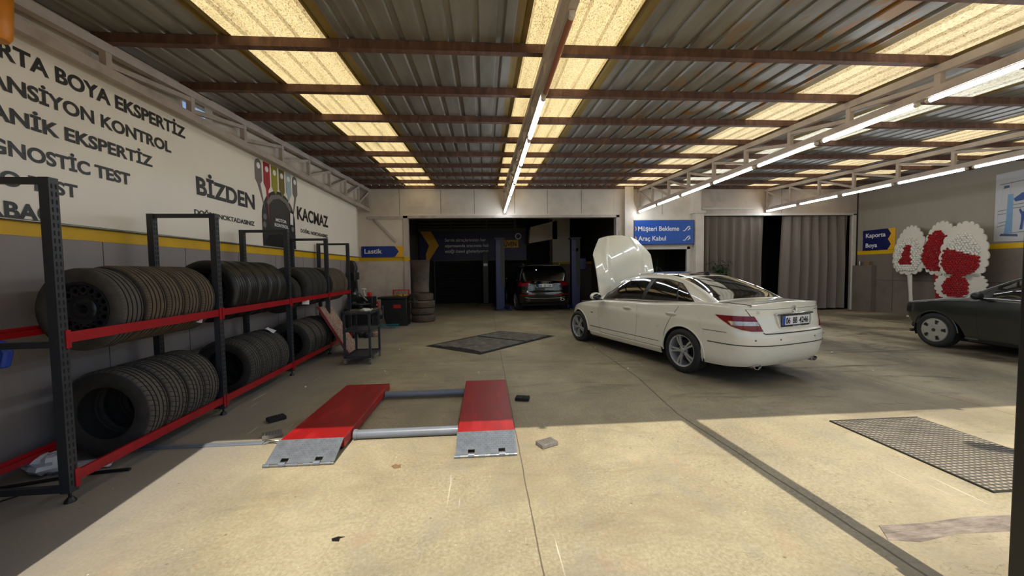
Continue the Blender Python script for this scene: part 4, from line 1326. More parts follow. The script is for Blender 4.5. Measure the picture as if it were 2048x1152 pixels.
class Car:
    """x forward from the rear axle, y to the left, z up"""
    def __init__(s, zt, sill, arches, w, xr, xf, Lr, Lf, nr, nf, wx, zc, zr, wr, xg, top_r=.05, inset=.045, crown=.03):
        s.zt, s.sill, s.w, s.xr, s.xf = spl(zt), spl(sill), spl(w), spl(xr), spl(xf)
        s.arches, s.Lr, s.Lf, s.nr, s.nf = arches, Lr, Lf, nr, nf
        s.wx = spl(wx)
        s.zc, s.zr, s.wr, s.xg = spl(zc), spl(zr), spl(wr), xg
        s.top_r, s.inset, s.crown = top_r, inset, crown
        s.zref = .6
    def out(s, u, z, zt=None):
        w, xr, xf = s.w(z), s.xr(z), s.xf(z)
        r = s.top_r
        if zt is not None and z > zt - r:
            q = min(1.0, (z - (zt - r)) / r)
            k = r * (1 - math.sqrt(max(0, 1 - q * q * .96)))
            w -= k
            xr += k
            xf -= k
        if u <= 1:
            p = u * PI / 2
            x = xr + s.Lr * (1 - max(0, math.cos(p)) ** (2 / s.nr))
            y = w * math.sin(p) ** (2 / s.nr)
        elif u <= 2:
            x = xr + s.Lr + (u - 1) * (xf - s.Lf - xr - s.Lr)
            y = w
        else:
            p = (3 - u) * PI / 2
            x = xf - s.Lf * (1 - max(0, math.cos(p)) ** (2 / s.nf))
            y = w * max(0, math.sin(p)) ** (2 / s.nf)
        return x, y * s.wx(x)
    def lim(s, u):
        x = s.out(u, s.zref)[0]
        lo = s.sill(x)
        for xa, za, Ra in s.arches:
            if abs(x - xa) < Ra:
                lo = max(lo, za + math.sqrt(Ra * Ra - (x - xa) ** 2))
        return lo, s.zt(x)
    def P(s, u, z):
        zt = s.lim(u)[1] if u is not None else None
        x, y = s.out(u, z, zt)
        return Vector((x, y, z))
    def ux(s, x, z=None):
        z = s.zref if z is None else z
        lo, hi = 0.0, 3.0
        for _ in range(40):
            m_ = (lo + hi) / 2
            if s.out(m_, z)[0] < x:
                lo = m_
            else:
                hi = m_
        return (lo + hi) / 2
    def uy(s, y, z):
        """rear face, 0 <= y < w"""
        lo, hi = 0.0, 1.0
        for _ in range(40):
            m_ = (lo + hi) / 2
            if s.out(m_, z)[1] < y:
                lo = m_
            else:
                hi = m_
        return (lo + hi) / 2
    def body(s, name, mm, parent, cabin=True, sharp=40):
        us = [i / 22 for i in range(23)] + [1 + i / 120 for i in range(1, 121)] + [2 + i / 22 for i in range(1, 23)]
        for xa, za, Ra in s.arches:
            for q in (-1, 1):
                us += [s.ux(xa + q * Ra * f) for f in (.999, .99, .97, .94, .9, .85)] + [s.ux(xa + q * (Ra + .004))]
        us = sorted(set(us))
        K = 26
        m = MB()
        for sg in (1, -1):
            rows = []
            for u in us:
                lo, hi = s.lim(u)
                row = []
                for k in range(K + 1):
                    t = k / K
                    t = 1 - (1 - t) ** 1.35
                    p = s.P(u, lo + (hi - lo) * t)
                    row.append((p.x, sg * p.y, p.z))
                rows.append(row)
            m.grid(rows)
        # deck (bonnet, boot lid, cabin floor) with a light crown
        rows = []
        for u in us:
            lo, hi = s.lim(u)
            p = s.P(u, hi)
            row = []
            for k in range(21):
                q = -1 + k / 10
                row.append((p.x, p.y * q, p.z + s.crown * (1 - q * q) * min(1, p.y / .3)))
            rows.append(row)
        m.grid(rows)
        if cabin:
            s.cabin_mesh(m)
        o = m.build(name, mm, parent, sharp=sharp)
        return o
    # cabin: side wall from belt to rail, then a crowned roof
    def belt(s, x):
        u = s.ux(x)
        zt = s.zt(x)
        return s.out(u, zt, zt)[1] - s.inset, zt - .015
    def side(s, x, t):
        wb, zb = s.belt(x)
        zr, wr = s.zr(x), s.wr(x)
        zr = max(zr, zb + .002)
        wr = min(wr, wb)
        return Vector((x, wb + (wr - wb) * t + .022 * math.sin(PI * t) * min(1, (zr - zb) / .3), zb + (zr - zb) * t))
    def top(s, x, q):
        wb, zb = s.belt(x)
        zr, wr, zc = max(s.zr(x), zb + .002), min(s.wr(x), wb), s.zc(x)
        zc = max(zc, zr + .002)
        return Vector((x, wr * q, zr + (zc - zr) * (max(0, 1 - abs(q) ** 2.5)) ** .55))
    def cabin_mesh(s, m):
        a, b = s.xg
        rows = []
        n = 64
        for i in range(n + 1):
            x = a + (b - a) * i / n
            row = [s.side(x, k / 8) for k in range(9)]
            row += [s.top(x, math.cos(k * PI / 24)) for k in range(1, 24)]
            row += [Vector((p.x, -p.y, p.z)) for p in reversed([s.side(x, k / 8) for k in range(9)])]
            rows.append([tuple(p) for p in row])
        m.grid(rows)
    # thin skin lying on a surface
    def skin(s, fn, nu, nv, off, th, name, mm, parent, sg=1, hint=None, sharp=40):
        e = 1e-3
        rows, nor = [], []
        for i in range(nu + 1):
            r, rn = [], []
            for j in range(nv + 1):
                a, b = i / nu, j / nv
                p = fn(a, b)
                du = fn(min(1, a + e), b) - fn(max(0, a - e), b)
                dv = fn(a, min(1, b + e)) - fn(a, max(0, b - e))
                n = du.cross(dv)
                n = n.normalized() if n.length > 1e-12 else Vector((0, 1, 0))
                h = hint if hint is not None else Vector((0, 1, 0))
                if n.dot(h) < 0:
                    n = -n
                r.append(p)
                rn.append(n)
            rows.append(r)
            nor.append(rn)
        top = [[p + n * off for p, n in zip(r, rn)] for r, rn in zip(rows, nor)]
        bot = [[p + n * (off - th) for p, n in zip(r, rn)] for r, rn in zip(rows, nor)]
        f = lambda g: [[(p.x, sg * p.y, p.z) for p in r] for r in g]
        T, B = f(top), f(bot)
        m = MB().grid(T)
        m.grid([[T[i][0] for i in range(nu + 1)], [B[i][0] for i in range(nu + 1)]])
        m.grid([[T[i][nv] for i in range(nu + 1)], [B[i][nv] for i in range(nu + 1)]])
        m.grid([T[0], B[0]])
        m.grid([T[nu], B[nu]])
        return m.build(name, mm, parent, sharp=sharp)
    def side_skin(s, x0, x1, z0, z1, *a, **k):
        """x0(t), x1(t) over height fraction t; z0, z1 numbers or functions of x"""
        f0 = x0 if callable(x0) else (lambda t: x0)
        f1 = x1 if callable(x1) else (lambda t: x1)
        def fn(a_, b_):
            x = f0(b_) + (f1(b_) - f0(b_)) * a_
            lo = z0(x) if callable(z0) else z0
            hi = z1(x) if callable(z1) else z1
            z = lo + (hi - lo) * b_
            return s.P(s.ux(x, z), z)
        return s.skin(fn, *a, **k)

def wheel_set(car, root, xs, yw, R, w, rr, rim_mm, n, style, tyre_mm='ty_car', both=True):
    for x in xs:
        for sg in (1, -1):
            wt = tyre_mesh(R, w, rr, tyre_mm, 64, root, 'wheel')
            wt.location = (x, sg * yw, R)
            wt.rotation_euler = (0, .35 + x, 0)
            alloy_wheel(wt, rr, rim_mm, n, style, w / 2 - .012, sg)

def arch_liner(car, root, yin):
    for xa, za, Ra in car.arches:
        for sg in (1, -1):
            n = 28
            rows = []
            for k in range(n + 1):
                t = -.35 + (PI + .7) * k / n
                x, z = xa + Ra * math.cos(t), za + Ra * math.sin(t)
                z = max(z, .16)
                yo = car.out(car.ux(x), max(z, .35))[1] - .004
                rows.append([(x, sg * yo, z), (x, sg * yin, z)])
            MB().grid(rows).add([(xa + Ra * math.cos(t), sg * yin, max(.16, za + Ra * math.sin(t))) for t in [-.35 + (PI + .7) * k / n for k in range(n + 1)]], [tuple(range(n + 1))]).build('wheel_well', 'blackmat', root)

def plate_part(root, pos, rx, body, w=.52, h=.112, frame=True, parts=None):
    """number plate facing -x in the car's space"""
    po = MB().boxmm((-.004, -w / 2 - .012, -h / 2 - .028), (.004, w / 2 + .012, h / 2 + .012)).build('number_plate', 'black', root, pos, (0, rx, 0), bevel=.003)
    MB().boxmm((-.0065, -w / 2, -h / 2), (-.004, w / 2, h / 2)).build('plate_field', 'platewhite', po)
    MB().boxmm((-.0075, w / 2 - .048, -h / 2), (-.0062, w / 2, h / 2)).build('country_band', 'plateblue', po)
    for body_, y0, wd in parts:
        text_mb(body_, h * .68, .03, wd, lambda a, b: (-.0085, y0 - a, b - h * .34)).build('lettering', 'ink', po, flat=True, fixn=False)
    return po

# ---- white saloon
sedan_hd = math.atan2(.951, -.3085)
sd = thing('sedan', 'white four-door sedan with its bonnet raised in the middle of the hall', 'car', (3.62, 5.49, 0), sedan_hd)
cs = Car(
    zt=[(-1.1, 1.01), (-.9, 1.025), (-.4, 1.03), (0, 1.01), (.6, .97), (1.2, .95), (1.9, .93), (2.3, .91), (2.8, .845), (3.2, .75), (3.5, .66)],
    sill=[(-1.1, .27), (-.95, .245), (-.4, .22), (.4, .20), (2.3, .20), (3.1, .2), (3.55, .26)],
    arches=[(0, .315, .355), (2.76, .315, .355)],
    w=[(.18, .80), (.25, .845), (.34, .868), (.46, .872), (.60, .880), (.775, .886), (.81, .872), (.9, .857), (1.02, .838)],
    xr=[(.2, -.86), (.3, -.97), (.42, -1.02), (.58, -1.045), (.665, -1.04), (.70, -1.0), (.8, -.985), (.9, -.97), (1.02, -.975)],
    xf=[(.2, 3.3), (.3, 3.48), (.5, 3.52), (.66, 3.46), (.85, 3.3), (1.0, 3.2)],
    Lr=.52, Lf=.95, nr=3.3, nf=2.5,
    wx=[(-1.1, .93), (-.5, .965), (.2, 1.0), (1.4, 1.005), (2.4, .99), (3.0, .965), (3.6, .93)],
    zc=[(-.55, 1.03), (-.42, 1.06), (-.2, 1.175), (.05, 1.29), (.3, 1.375), (.6, 1.43), (1.0, 1.447), (1.35, 1.425), (1.6, 1.345), (1.9, 1.18), (2.2, 1.0), (2.3, .95)],
    zr=[(-.55, .995), (-.42, 1.03), (-.2, 1.135), (.05, 1.24), (.3, 1.315), (.6, 1.365), (1.0, 1.375), (1.35, 1.345), (1.6, 1.265), (1.9, 1.105), (2.2, .955), (2.3, .92)],
    wr=[(-.55, .72), (-.2, .66), (.2, .60), (.6, .575), (1.2, .575), (1.6, .60), (2.0, .655), (2.3, .69)],
    xg=(-.55, 2.3))
cs.body('body', 'carwhite', sd)
arch_liner(cs, sd, .5)
MB().boxmm((-.55, -.7, .18), (3.2, .7, .32)).build('underbody', 'blackmat', sd)
wheel_set(cs, sd, (0, 2.76), .775, .318, .215, .222, 'alloy', 5, 'twin')
V = Vector
up = V((0, .3, 1))
# glass
def inner(f, a0=.0, a1=1.0):
    return f
cs.skin(lambda a, b: cs.top(-.40 + (.26 + .40) * b, -.9 + 1.8 * a), 24, 14, .004, .008, 'rear_window', 'glass', sd, hint=V((-.5, 0, 1)))
cs.skin(lambda a, b: cs.top(.36 + 1.05 * b, -.88 + 1.76 * a), 20, 14, .004, .008, 'glass_roof', 'glass', sd, hint=V((0, 0, 1)))
cs.skin(lambda a, b: cs.top(1.46 + .72 * b, -.92 + 1.84 * a), 20, 12, .004, .008, 'windscreen', 'glass', sd, hint=V((.6, 0, 1)))
for sg in (1, -1):
    # black surround, then the panes
    def rear_edge(t):
        return -.12 + .04 * math.sin(PI * t) + .34 * t ** 2.4
    cs.skin(lambda a, b: cs.side(rear_edge(b) + (2.02 - .5 * 0 - rear_edge(b)) * a, .03 + .90 * b), 40, 10, .003, .006, 'window_surround', 'black', sd, sg)
    dw = cs.skin(lambda a, b: cs.side((rear_edge(b) + .03) + (.17 + .10 * b - rear_edge(b) - .03) * a, .09 + .80 * b), 8, 10, .006, .005, 'quarter_window', 'glass', sd, sg)
    cs.skin(lambda a, b: cs.side(.20 + .10 * b + (.90 - .12 * b - .20 - .10 * b) * a, .09 + .80 * b), 14, 10, .006, .005, 'rear_door_window', 'glass', sd, sg)
    cs.skin(lambda a, b: cs.side(1.0 - .12 * b + (1.92 - .02 * b - 1.0 + .12 * b) * a, .09 + .80 * b), 22, 10, .006, .005, 'front_door_window', 'glass', sd, sg)
    cs.skin(lambda a, b: cs.side(-.10 + 2.08 * a, .045 + .05 * b), 40, 2, .011, .012, 'belt_trim', 'chrome', sd, sg)
    # doors: dark seam strip with the door skin on it
    def fr_edge(t):
        return 1.98 + .03 * math.sin(PI * t)
    def mid_edge(t):
        return .94 + .05 * (1 - t) - .03 * math.sin(PI * t)
    def rr_edge(t):
        return .36 - .07 * t - .38 * max(0, t - .35) ** 1.3
    ztd = lambda x: cs.zt(x) - .055
    zbd = lambda x: .305
    cs.side_skin(lambda t: rr_edge(t) - .006, lambda t: fr_edge(t) + .006, .299, ztd, 60, 16, .0012, .003, 'door_seam', 'blackmat', sd, sg=sg)
    d = cs.side_skin(lambda t: mid_edge(t) + .003, fr_edge, zbd, ztd, 30, 16, .0035, .005, 'front_door', 'carwhite', sd, sg=sg)
    d2 = cs.side_skin(rr_edge, lambda t: mid_edge(t) - .003, zbd, ztd, 30, 16, .0035, .005, 'rear_door', 'carwhite', sd, sg=sg)
    for dd, xc in ((d, 1.16), (d2, .18)):
        zz = .825
        yy = cs.P(cs.ux(xc, zz), zz).y
        m = MB()
        m.ball((xc + .02, sg * (yy + .006), zz), 1, 20, 8, (.105, .012, .034))
        m.tube([(xc - .085, sg * (yy + .012), zz + .012), (xc - .04, sg * (yy + .034), zz + .016), (xc + .06, sg * (yy + .036), zz + .014), (xc + .115, sg * (yy + .012), zz + .01)], [.008, .012, .012, .008], 8)
        m.build('door_handle', 'carwhite', dd)
    # rubbing strip, sill line
    cs.side_skin(.44, 2.32, lambda x: .385, lambda x: .392, 40, 1, .0065, .006, 'rubbing_strip', 'darkgrey', sd, sg=sg)
    cs.side_skin(.42, 2.34, lambda x: .21, lambda x: .285, 30, 4, .012, .016, 'sill_cover', 'carwhite', sd, sg=sg)
    # front wing vent mark
    cs.side_skin(2.2, 2.27, .655, .667, 3, 1, .005, .005, 'wing_badge', 'black', sd, sg=sg)
    # wheel arch lips
    for xa, za, Ra in cs.arches:
        pts = []
        for k in range(25):
            t = -.1 + (PI + .2) * k / 24
            x, z = xa + (Ra + .006) * math.cos(t), za + (Ra + .006) * math.sin(t)
            p = cs.P(cs.ux(x, z), z)
            pts.append((x, sg * (p.y + .001), z))
        MB().tube(pts, .011, 8).build('arch_lip', 'carwhite', sd)
    # tail lamp wrapping the corner
    def lamp(y_in, x_out):
        def fn(a, b):
            z = .705 + .185 * b
            u0 = cs.uy(y_in(b), z)
            u1 = cs.ux(x_out(b), z)
            return cs.P(u0 + (u1 - u0) * a, z)
        return fn
    lm = cs.skin(lamp(lambda b: .545 + .075 * b, lambda b: -.90 + .38 * b ** .75), 34, 10, .012, .03, 'tail_lamp', 'lampred', sd, sg, hint=V((-1, 1, 0)))
    def lamp2(a, b):
        z = .775 + .048 * b
        u0 = cs.uy(.585 + .012 * b, z)
        u1 = cs.ux(-.74 + .05 * b, z)
        return cs.P(u0 + (u1 - u0) * a, z)
    cs.skin(lamp2, 24, 2, .0145, .01, 'reversing_lens', 'lampclear', lm, sg, hint=V((-1, 1, 0)))
    # bumper seams and strip
    def band(z0, z1, uA, uB):
        return lambda a, b: cs.P(uA + (uB - uA) * a, z0 + (z1 - z0) * b)
    cs.skin(band(.525, .535, 0, cs.ux(-.42, .52)), 40, 1, .005, .008, 'bumper_strip', 'black', sd, sg, hint=V((-1, 1, 0)))
    cs.skin(band(.675, .681, cs.ux(-.7, .67), cs.ux(-.36, .67)), 10, 1, .002, .004, 'bumper_seam', 'blackmat', sd, sg, hint=V((-1, 1, 0)))
    # exhaust tip
    ex = MB().lathe([(.035, 0), (.043, 0), (.043, .16), (.035, .16)], 'X', 20, True).build('exhaust_tip', 'chrome', sd, (-.91, sg * .56, .255))
    ex.scale = (1, 1.5, .8)
    # mirror
    m = MB()
    m.ball((1.9, sg * 1.02, .995), 1, 20, 12, (.075, .115, .075))
    m.tube([(1.93, sg * .88, .95), (1.91, sg * .97, .97)], [.035, .03], 8)
    mo = m.build('mirror', 'carwhite', sd)
    MB().ball((1.862, sg * 1.02, .993), 1, 16, 8, (.045, .092, .058)).build('mirror_glass', 'smokeglass', mo)
    MB().boxmm((1.84, min(sg * .9, sg * 1.1), .925), (1.97, max(sg * .9, sg * 1.1), .94)).build('mirror_base', 'black', mo)
# boot lid: seam strip and raised skin
def boot(z0, z1, w0, w1):
    def fn(a, b):
        z = z0 + (z1 - z0) * b
        w = w0 + (w1 - w0) * b
        y = (-1 + 2 * a) * w
        u = cs.uy(abs(y), z)
        p = cs.P(u, z)
        return V((p.x, y, z))
    return fn
cs.skin(boot(.672, .974, .545, .70), 40, 12, .002, .004, 'boot_seam', 'blackmat', sd, hint=V((-1, 0, 0)))
bl = cs.skin(boot(.679, .970, .538, .693), 40, 14, .0065, .007, 'boot_lid', 'carwhite', sd, hint=V((-1, 0, 0)))
def deck_pt(x, y):
    # boot top surface
    u = cs.ux(x, cs.zt(x))
    lo, hi = cs.lim(u)
    p = cs.P(u, hi)
    q = max(-1, min(1, y / max(p.y, .01)))
    return V((x, y, p.z + cs.crown * (1 - q * q) * min(1, p.y / .3)))
for sg in (1, -1):
    pts = [deck_pt(-.86 + .42 * k / 10, .655 - .0 * k / 10) + V((0, 0, .001)) for k in range(11)]
    MB().tube([(p.x, sg * p.y, p.z) for p in pts], .0035, 6).build('lid_gap', 'blackmat', sd)
m = MB()
rows = []
for k in range(33):
    y = -.64 + 1.28 * k / 32
    f_ = 1 - abs(y / .64) ** 4
    x = cs.P(cs.uy(abs(y), .985), .985).x
    z0 = deck_pt(x + .06, y).z
    rows.append([(x + .16, y, deck_pt(x + .16, y).z - .002), (x + .06, y, z0 + .004 * f_), (x + .012, y, z0 + .010 * f_), (x - .006 * f_, y, z0 - .004 + .006 * f_), (x - .004 * f_ + .001, y, .992), (x + .03, y, .988)])
m.grid(rows)
m.build('boot_lip', 'carwhite', sd)
# plate recess, plate, chrome bar, star, badges
def rx(z, y=0):
    return cs.P(cs.uy(abs(y), z), z).x
plate_part(bl, (rx(.825) - .022, 0, .825), -.04, '06 BB 4246', parts=[('06', .20, .085), ('BB', .065, .085), ('4246', -.055, .18)])
text_mb('OTO PLAZA', .012, .01, .16, lambda a, b: (rx(.75) - .0265, .08 - a, .748 + b)).build('lettering', 'platewhite', bl, flat=True, fixn=False)
MB().boxmm((rx(.905) - .03, -.36, .892), (rx(.905) + .0, .36, .918)).build('chrome_bar', 'chrome', bl, bevel=.008)
for sg in (1, -1):
    MB().tube([(rx(.89) - .012, sg * .335, .89), (rx(.81) - .016, sg * .325, .81), (rx(.75) - .010, sg * .30, .745)], [.006, .012, .004], 8).build('recess_edge', 'carwhite', bl)
MB().tube([(rx(.745) - .01, .30, .74), (rx(.74) - .012, 0, .735), (rx(.745) - .01, -.30, .74)], .008, 8).build('recess_edge', 'carwhite', bl)
st = MB().lathe([(.036, 0), (.042, -.003), (.042, .006), (.036, .006)], 'X', 28, True)
for k in range(3):
    t = PI / 2 + 2 * PI * k / 3
    st.prism([(.007 * math.cos(t + 2.0), .007 * math.sin(t + 2.0)), (.007 * math.cos(t - 2.0), .007 * math.sin(t - 2.0)), (.038 * math.cos(t), .038 * math.sin(t))], lambda a, b, d: (d - .002, a, b), .005)
st.build('star_emblem', 'chrome', bl, (rx(.955) - .012, 0, .962))
text_mb('C 180 K', .026, .01, .17, lambda a, b: (rx(.93, .55) - .0095, .60 - a, .925 + b)).build('badge', 'steel', bl, flat=True, fixn=False)
text_mb('BlueEFFICIENCY', .018, .006, .2, lambda a, b: (rx(.93, .45) - .0095, -.40 - a, .935 + b)).build('badge', 'steel', bl, flat=True, fixn=False)
m = MB()
m.cyl((-.12, 0, cs.top(-.1, 0).z), (.38, 0, cs.zc(.38) + .02), .006, seg=6) if False else None
MB().prism([(.28, 0), (.42, 0), (.33, .06), (.29, .065)], lambda a, b, d: (a, d - .012, b + cs.zc(.33) - .002), .024).build('roof_antenna', 'black', sd, bevel=.006)
for sg in (1, -1):
    for zz, yy in ((.6, .33), (.6, .66)):
        px = cs.P(cs.uy(yy, zz), zz)
        MB().cyl((px.x - .004, sg * yy, zz), (px.x + .01, sg * yy, zz), .011, seg=12).build('parking_sensor', 'greyink', sd)
# opened bonnet with engine bay beneath
eb = MB()
rows = []
for i in range(9):
    x = 2.28 + 1.0 * i / 8
    p = deck_pt(x, 0)
    wv = cs.P(cs.ux(x, .7), .7).y - .1
    rows.append([(x, wv * q, deck_pt(x, wv * q).z + .004) for q in (-1, -.5, 0, .5, 1)])
eb.grid(rows).build('engine_bay', 'blackmat', sd)
m = MB()
for (x, y, sx, sy, h) in ((2.7, 0, .5, .5, .05), (2.5, .5, .25, .2, .06), (3.0, -.45, .2, .25, .05), (2.95, .5, .2, .2, .05)):
    m.boxmm((x - sx / 2, y - sy / 2, deck_pt(x, 0).z - .06), (x + sx / 2, y + sy / 2, deck_pt(x, 0).z + h * .5))
m.build('engine_cover', 'darkgrey', sd, bevel=.015)
hood_l = 1.28
hth = math.radians(76)
def hood(a, b, lift=0.0):
    # a along the bonnet from hinge to nose, b across
    q = -1 + 2 * b
    w = .705 + .03 * a - 1.02 * max(0, a - .70) ** 1.12
    nose = 1 - .05 * abs(q) ** 2.2
    l = hood_l * a * (nose if a > 0 else 1)
    h = .035 * (1 - q * q) + .03 * math.sin(PI * min(1, a * 1.1)) - .06 * max(0, a - .6) ** 2 / .16 + .012 * (abs(abs(q) - .62) < .08)
    h += lift
    x = 2.2 + l * math.cos(hth) - h * math.sin(hth)
    z = .975 + l * math.sin(hth) + h * math.cos(hth)
    return V((x, w * q, z))
top_ = [[tuple(hood(i / 20, j / 30)) for j in range(31)] for i in range(21)]
bot_ = [[tuple(hood(i / 20, j / 30, -.03)) for j in range(31)] for i in range(21)]
m = MB().grid(top_).grid(bot_)
m.grid([[r[0] for r in top_], [r[0] for r in bot_]]).grid([[r[-1] for r in top_], [r[-1] for r in bot_]]).grid([top_[0], bot_[0]]).grid([top_[-1], bot_[-1]])
bn = m.build('bonnet', 'carwhite', sd, sharp=50)
pn = hood(1, .5)
m = MB().cyl((pn.x, 0, pn.z), (pn.x - .01, 0, pn.z + .05), .006, seg=8)
m.lathe([(.022, -.003), (.026, 0), (.022, .003)], 'X', 16, True, c=(pn.x - .01, 0, pn.z + .06))
m.build('bonnet_star', 'steel', bn)
for sg in (1, -1):
    MB().cyl((2.3, sg * .66, .93), tuple(hood(.3, .5 + sg * .47, -.03)), .008, seg=8).build('bonnet_strut', 'black', bn)
# headlamps and grille on the nose
for sg in (1, -1):
    cs.skin(lambda a, b: cs.P(2.35 + .38 * a, .58 + .1 * b), 10, 3, .008, .02, 'head_lamp', 'lampclear', sd, sg, hint=V((1, 1, 0)))
MB().boxmm((3.46, -.33, .5), (3.5, .33, .66)).build('grille', 'black', sd)

# ---- black estate on the two-post lift
q7 = thing('suv', 'black suv seen from behind between the blue lift posts in the unlit bay', 'car', (2.10, 14.4, 0), PI / 2 + .05)
cq = Car(
    zt=[(-1.0, 1.07), (0, 1.10), (1.0, 1.08), (2.2, 1.06), (2.9, 1.02), (3.5, .93), (3.9, .82)],
    sill=[(-1.0, .36), (-.6, .30), (.6, .26), (2.4, .26), (3.9, .3)],
    arches=[(0, .375, .42), (3.0, .375, .42)],
    w=[(.2, .86), (.35, .93), (.55, .975), (.8, .985), (.95, .975), (1.1, .95)],
    xr=[(.25, -.82), (.4, -.92), (.62, -.97), (.72, -.96), (.76, -.92), (1.0, -.90), (1.12, -.86)],
    xf=[(.3, 3.8), (.6, 3.9), (.9, 3.75), (1.1, 3.5)],
    Lr=.55, Lf=.9, nr=3.2, nf=2.6,
    wx=[(-1.0, .97), (0, 1.0), (3.0, 1.0), (3.9, .95)],
    zc=[(-.84, 1.12), (-.80, 1.3), (-.71, 1.52), (-.6, 1.66), (-.35, 1.72), (.6, 1.74), (1.5, 1.70), (2.0, 1.52), (2.7, 1.1), (2.8, 1.05)],
    zr=[(-.84, 1.10), (-.80, 1.27), (-.71, 1.47), (-.6, 1.59), (-.35, 1.645), (.6, 1.66), (1.5, 1.61), (2.0, 1.43), (2.7, 1.07), (2.8, 1.03)],
    wr=[(-.84, .86), (-.6, .74), (-.2, .70), (1.5, .69), (2.8, .78)],
    xg=(-.84, 2.8), top_r=.06, inset=.05)
cq.body('body', 'carblack', q7)
arch_liner(cq, q7, .55)
MB().boxmm((-.7, -.8, .22), (3.5, .8, .4)).build('underbody', 'blackmat', q7)
wheel_set(cq, q7, (0, 3.0), .85, .375, .28, .25, 'alloy', 5, 'wide')
cq.skin(lambda a, b: cq.top(-.835 + .235 * b, -.92 + 1.84 * a), 20, 10, .006, .01, 'rear_window', 'privacy', q7, hint=V((-1, 0, .5)))
MB().prism([(-.62, -.62), (-.62, .62), (-.42, .62), (-.42, -.62)], lambda a, b, d: (a - .05, b, 1.655 + d), .03).build('roof_spoiler', 'carblack', q7, bevel=.01)
for sg in (1, -1):
    cq.skin(lambda a, b: cq.side(-.45 + 2.5 * a, .08 + .8 * b), 30, 8, .005, .01, 'side_window', 'glass', q7, sg)
    MB().tube([(-.3, sg * .68, 1.72), (.0, sg * .68, 1.77), (1.2, sg * .67, 1.77), (1.6, sg * .67, 1.68)], .015, 8).build('roof_rail', 'steel', q7)
    def ql(a, b):
        z = .93 + .17 * b
        u0, u1 = cq.uy(.50 + .16 * (1 - b), z), cq.ux(-.62, z)
        return cq.P(u0 + (u1 - u0) * a, z)
    cq.skin(ql, 20, 6, .01, .03, 'tail_lamp', 'lampred', q7, sg, hint=V((-1, 1, 0)))
    cq.skin(lambda a, b: cq.P(cq.uy(.35, .62) + (cq.ux(-.75, .62) - cq.uy(.35, .62)) * a, .60 + .04 * b), 16, 2, .008, .01, 'bumper_reflector', 'lampred', q7, sg, hint=V((-1, 1, 0)))
    MB().ball((1.95, sg * 1.07, 1.16), 1, 16, 10, (.07, .12, .09)).build('mirror', 'carblack', q7)
    MB().tube([(cq.xr(.9) - .01, sg * .36, .99), (cq.xr(.9) - .012, sg * .33, .9), (cq.xr(.8) - .01, sg * .25, .86)], .008, 6).build('chrome_trim', 'steel', q7)
    MB().lathe([(.04, 0), (.052, 0), (.052, .1), (.04, .1)], 'X', 20, True).build('exhaust_tip', 'chrome', q7, (cq.xr(.45) - .02, sg * .62, .44)).scale = (1, 1.5, .8)
MB().tube([(cq.xr(.5) + .05, -.72, .53), (cq.xr(.5) - .008, -.5, .50), (cq.xr(.5) - .012, 0, .49), (cq.xr(.5) - .008, .5, .50), (cq.xr(.5) + .05, .72, .53)], .009, 8).build('bumper_trim', 'steel', q7)
plate_part(q7, (cq.xr(.93) - .016, 0, .945), -.06, '', parts=[('06', .2, .085), ('GG', .05, .09), ('124', -.09, .13)])
m = MB()
for k in range(4):
    m.lathe([(.032, 0), (.038, -.002), (.038, .004), (.032, .004)], 'X', 20, True, c=(cq.xr(1.05) - .016, -.09 + .055 * k, 1.055))
m.build('ring_emblem', 'chrome', q7)
text_mb('S-line', .03, .01, .12, lambda a, b: (cq.xr(.84) - .012, -.48 - a, .83 + b)).build('badge', 'steel', q7, flat=True, fixn=False)
text_mb('Q7', .045, .01, .1, lambda a, b: (cq.xr(.84) - .012, .58 - a, .82 + b)).build('badge', 'steel', q7, flat=True, fixn=False)
MB().ball((cq.top(-.68, .35).x - .02, .28, 1.50), .028, 12, 8).build('inspection_lamp', 'spot', q7)

# ---- dark saloon at the right, front bumper missing
dk = thing('sedan', 'dark green-grey sedan without front bumper beside the flower stands', 'car', (8.93, 3.66, 0), PI / 2 - .02)
cd = Car(
    zt=[(-.95, .93), (-.3, .96), (.4, .935), (1.4, .925), (2.0, .94), (2.5, .905), (2.9, .845), (3.15, .80), (3.3, .76)],
    sill=[(-.95, .28), (-.3, .22), (.4, .19), (2.3, .19), (2.96, .36), (3.1, .42), (3.3, .5)],
    arches=[(0, .305, .345), (2.64, .305, .345)],
    w=[(.18, .78), (.26, .83), (.42, .848), (.6, .855), (.74, .85), (.86, .832), (.95, .82)],
    xr=[(.2, -.85), (.5, -.95), (.7, -.93), (.95, -.9)],
    xf=[(.2, 3.1), (.45, 3.2), (.6, 3.26), (.75, 3.26), (.95, 3.2)],
    Lr=.5, Lf=.4, nr=3, nf=5,
    wx=[(-.95, .95), (.2, 1.0), (2.2, 1.0), (2.8, .98), (3.3, .94)],
    zc=[(-.5, .98), (-.35, 1.05), (.1, 1.3), (.5, 1.41), (.9, 1.44), (1.3, 1.43), (1.57, 1.37), (1.93, 1.20), (2.2, 1.04), (2.34, .95)],
    zr=[(-.5, .95), (-.35, 1.01), (.1, 1.24), (.5, 1.35), (.9, 1.375), (1.3, 1.36), (1.57, 1.30), (1.93, 1.14), (2.2, 1.0), (2.34, .92)],
    wr=[(-.5, .70), (.1, .60), (.6, .56), (1.3, .56), (1.8, .62), (2.3, .68)],
    xg=(-.5, 2.34), top_r=.05, crown=.035)
cd.body('body', 'cardark', dk)
arch_liner(cd, dk, .5)
MB().boxmm((-.7, -.7, .16), (2.9, .7, .3)).build('underbody', 'blackmat', dk)
wheel_set(cd, dk, (0, 2.64), .75, .31, .19, .205, 'plasticgrey', 5, 'wide')
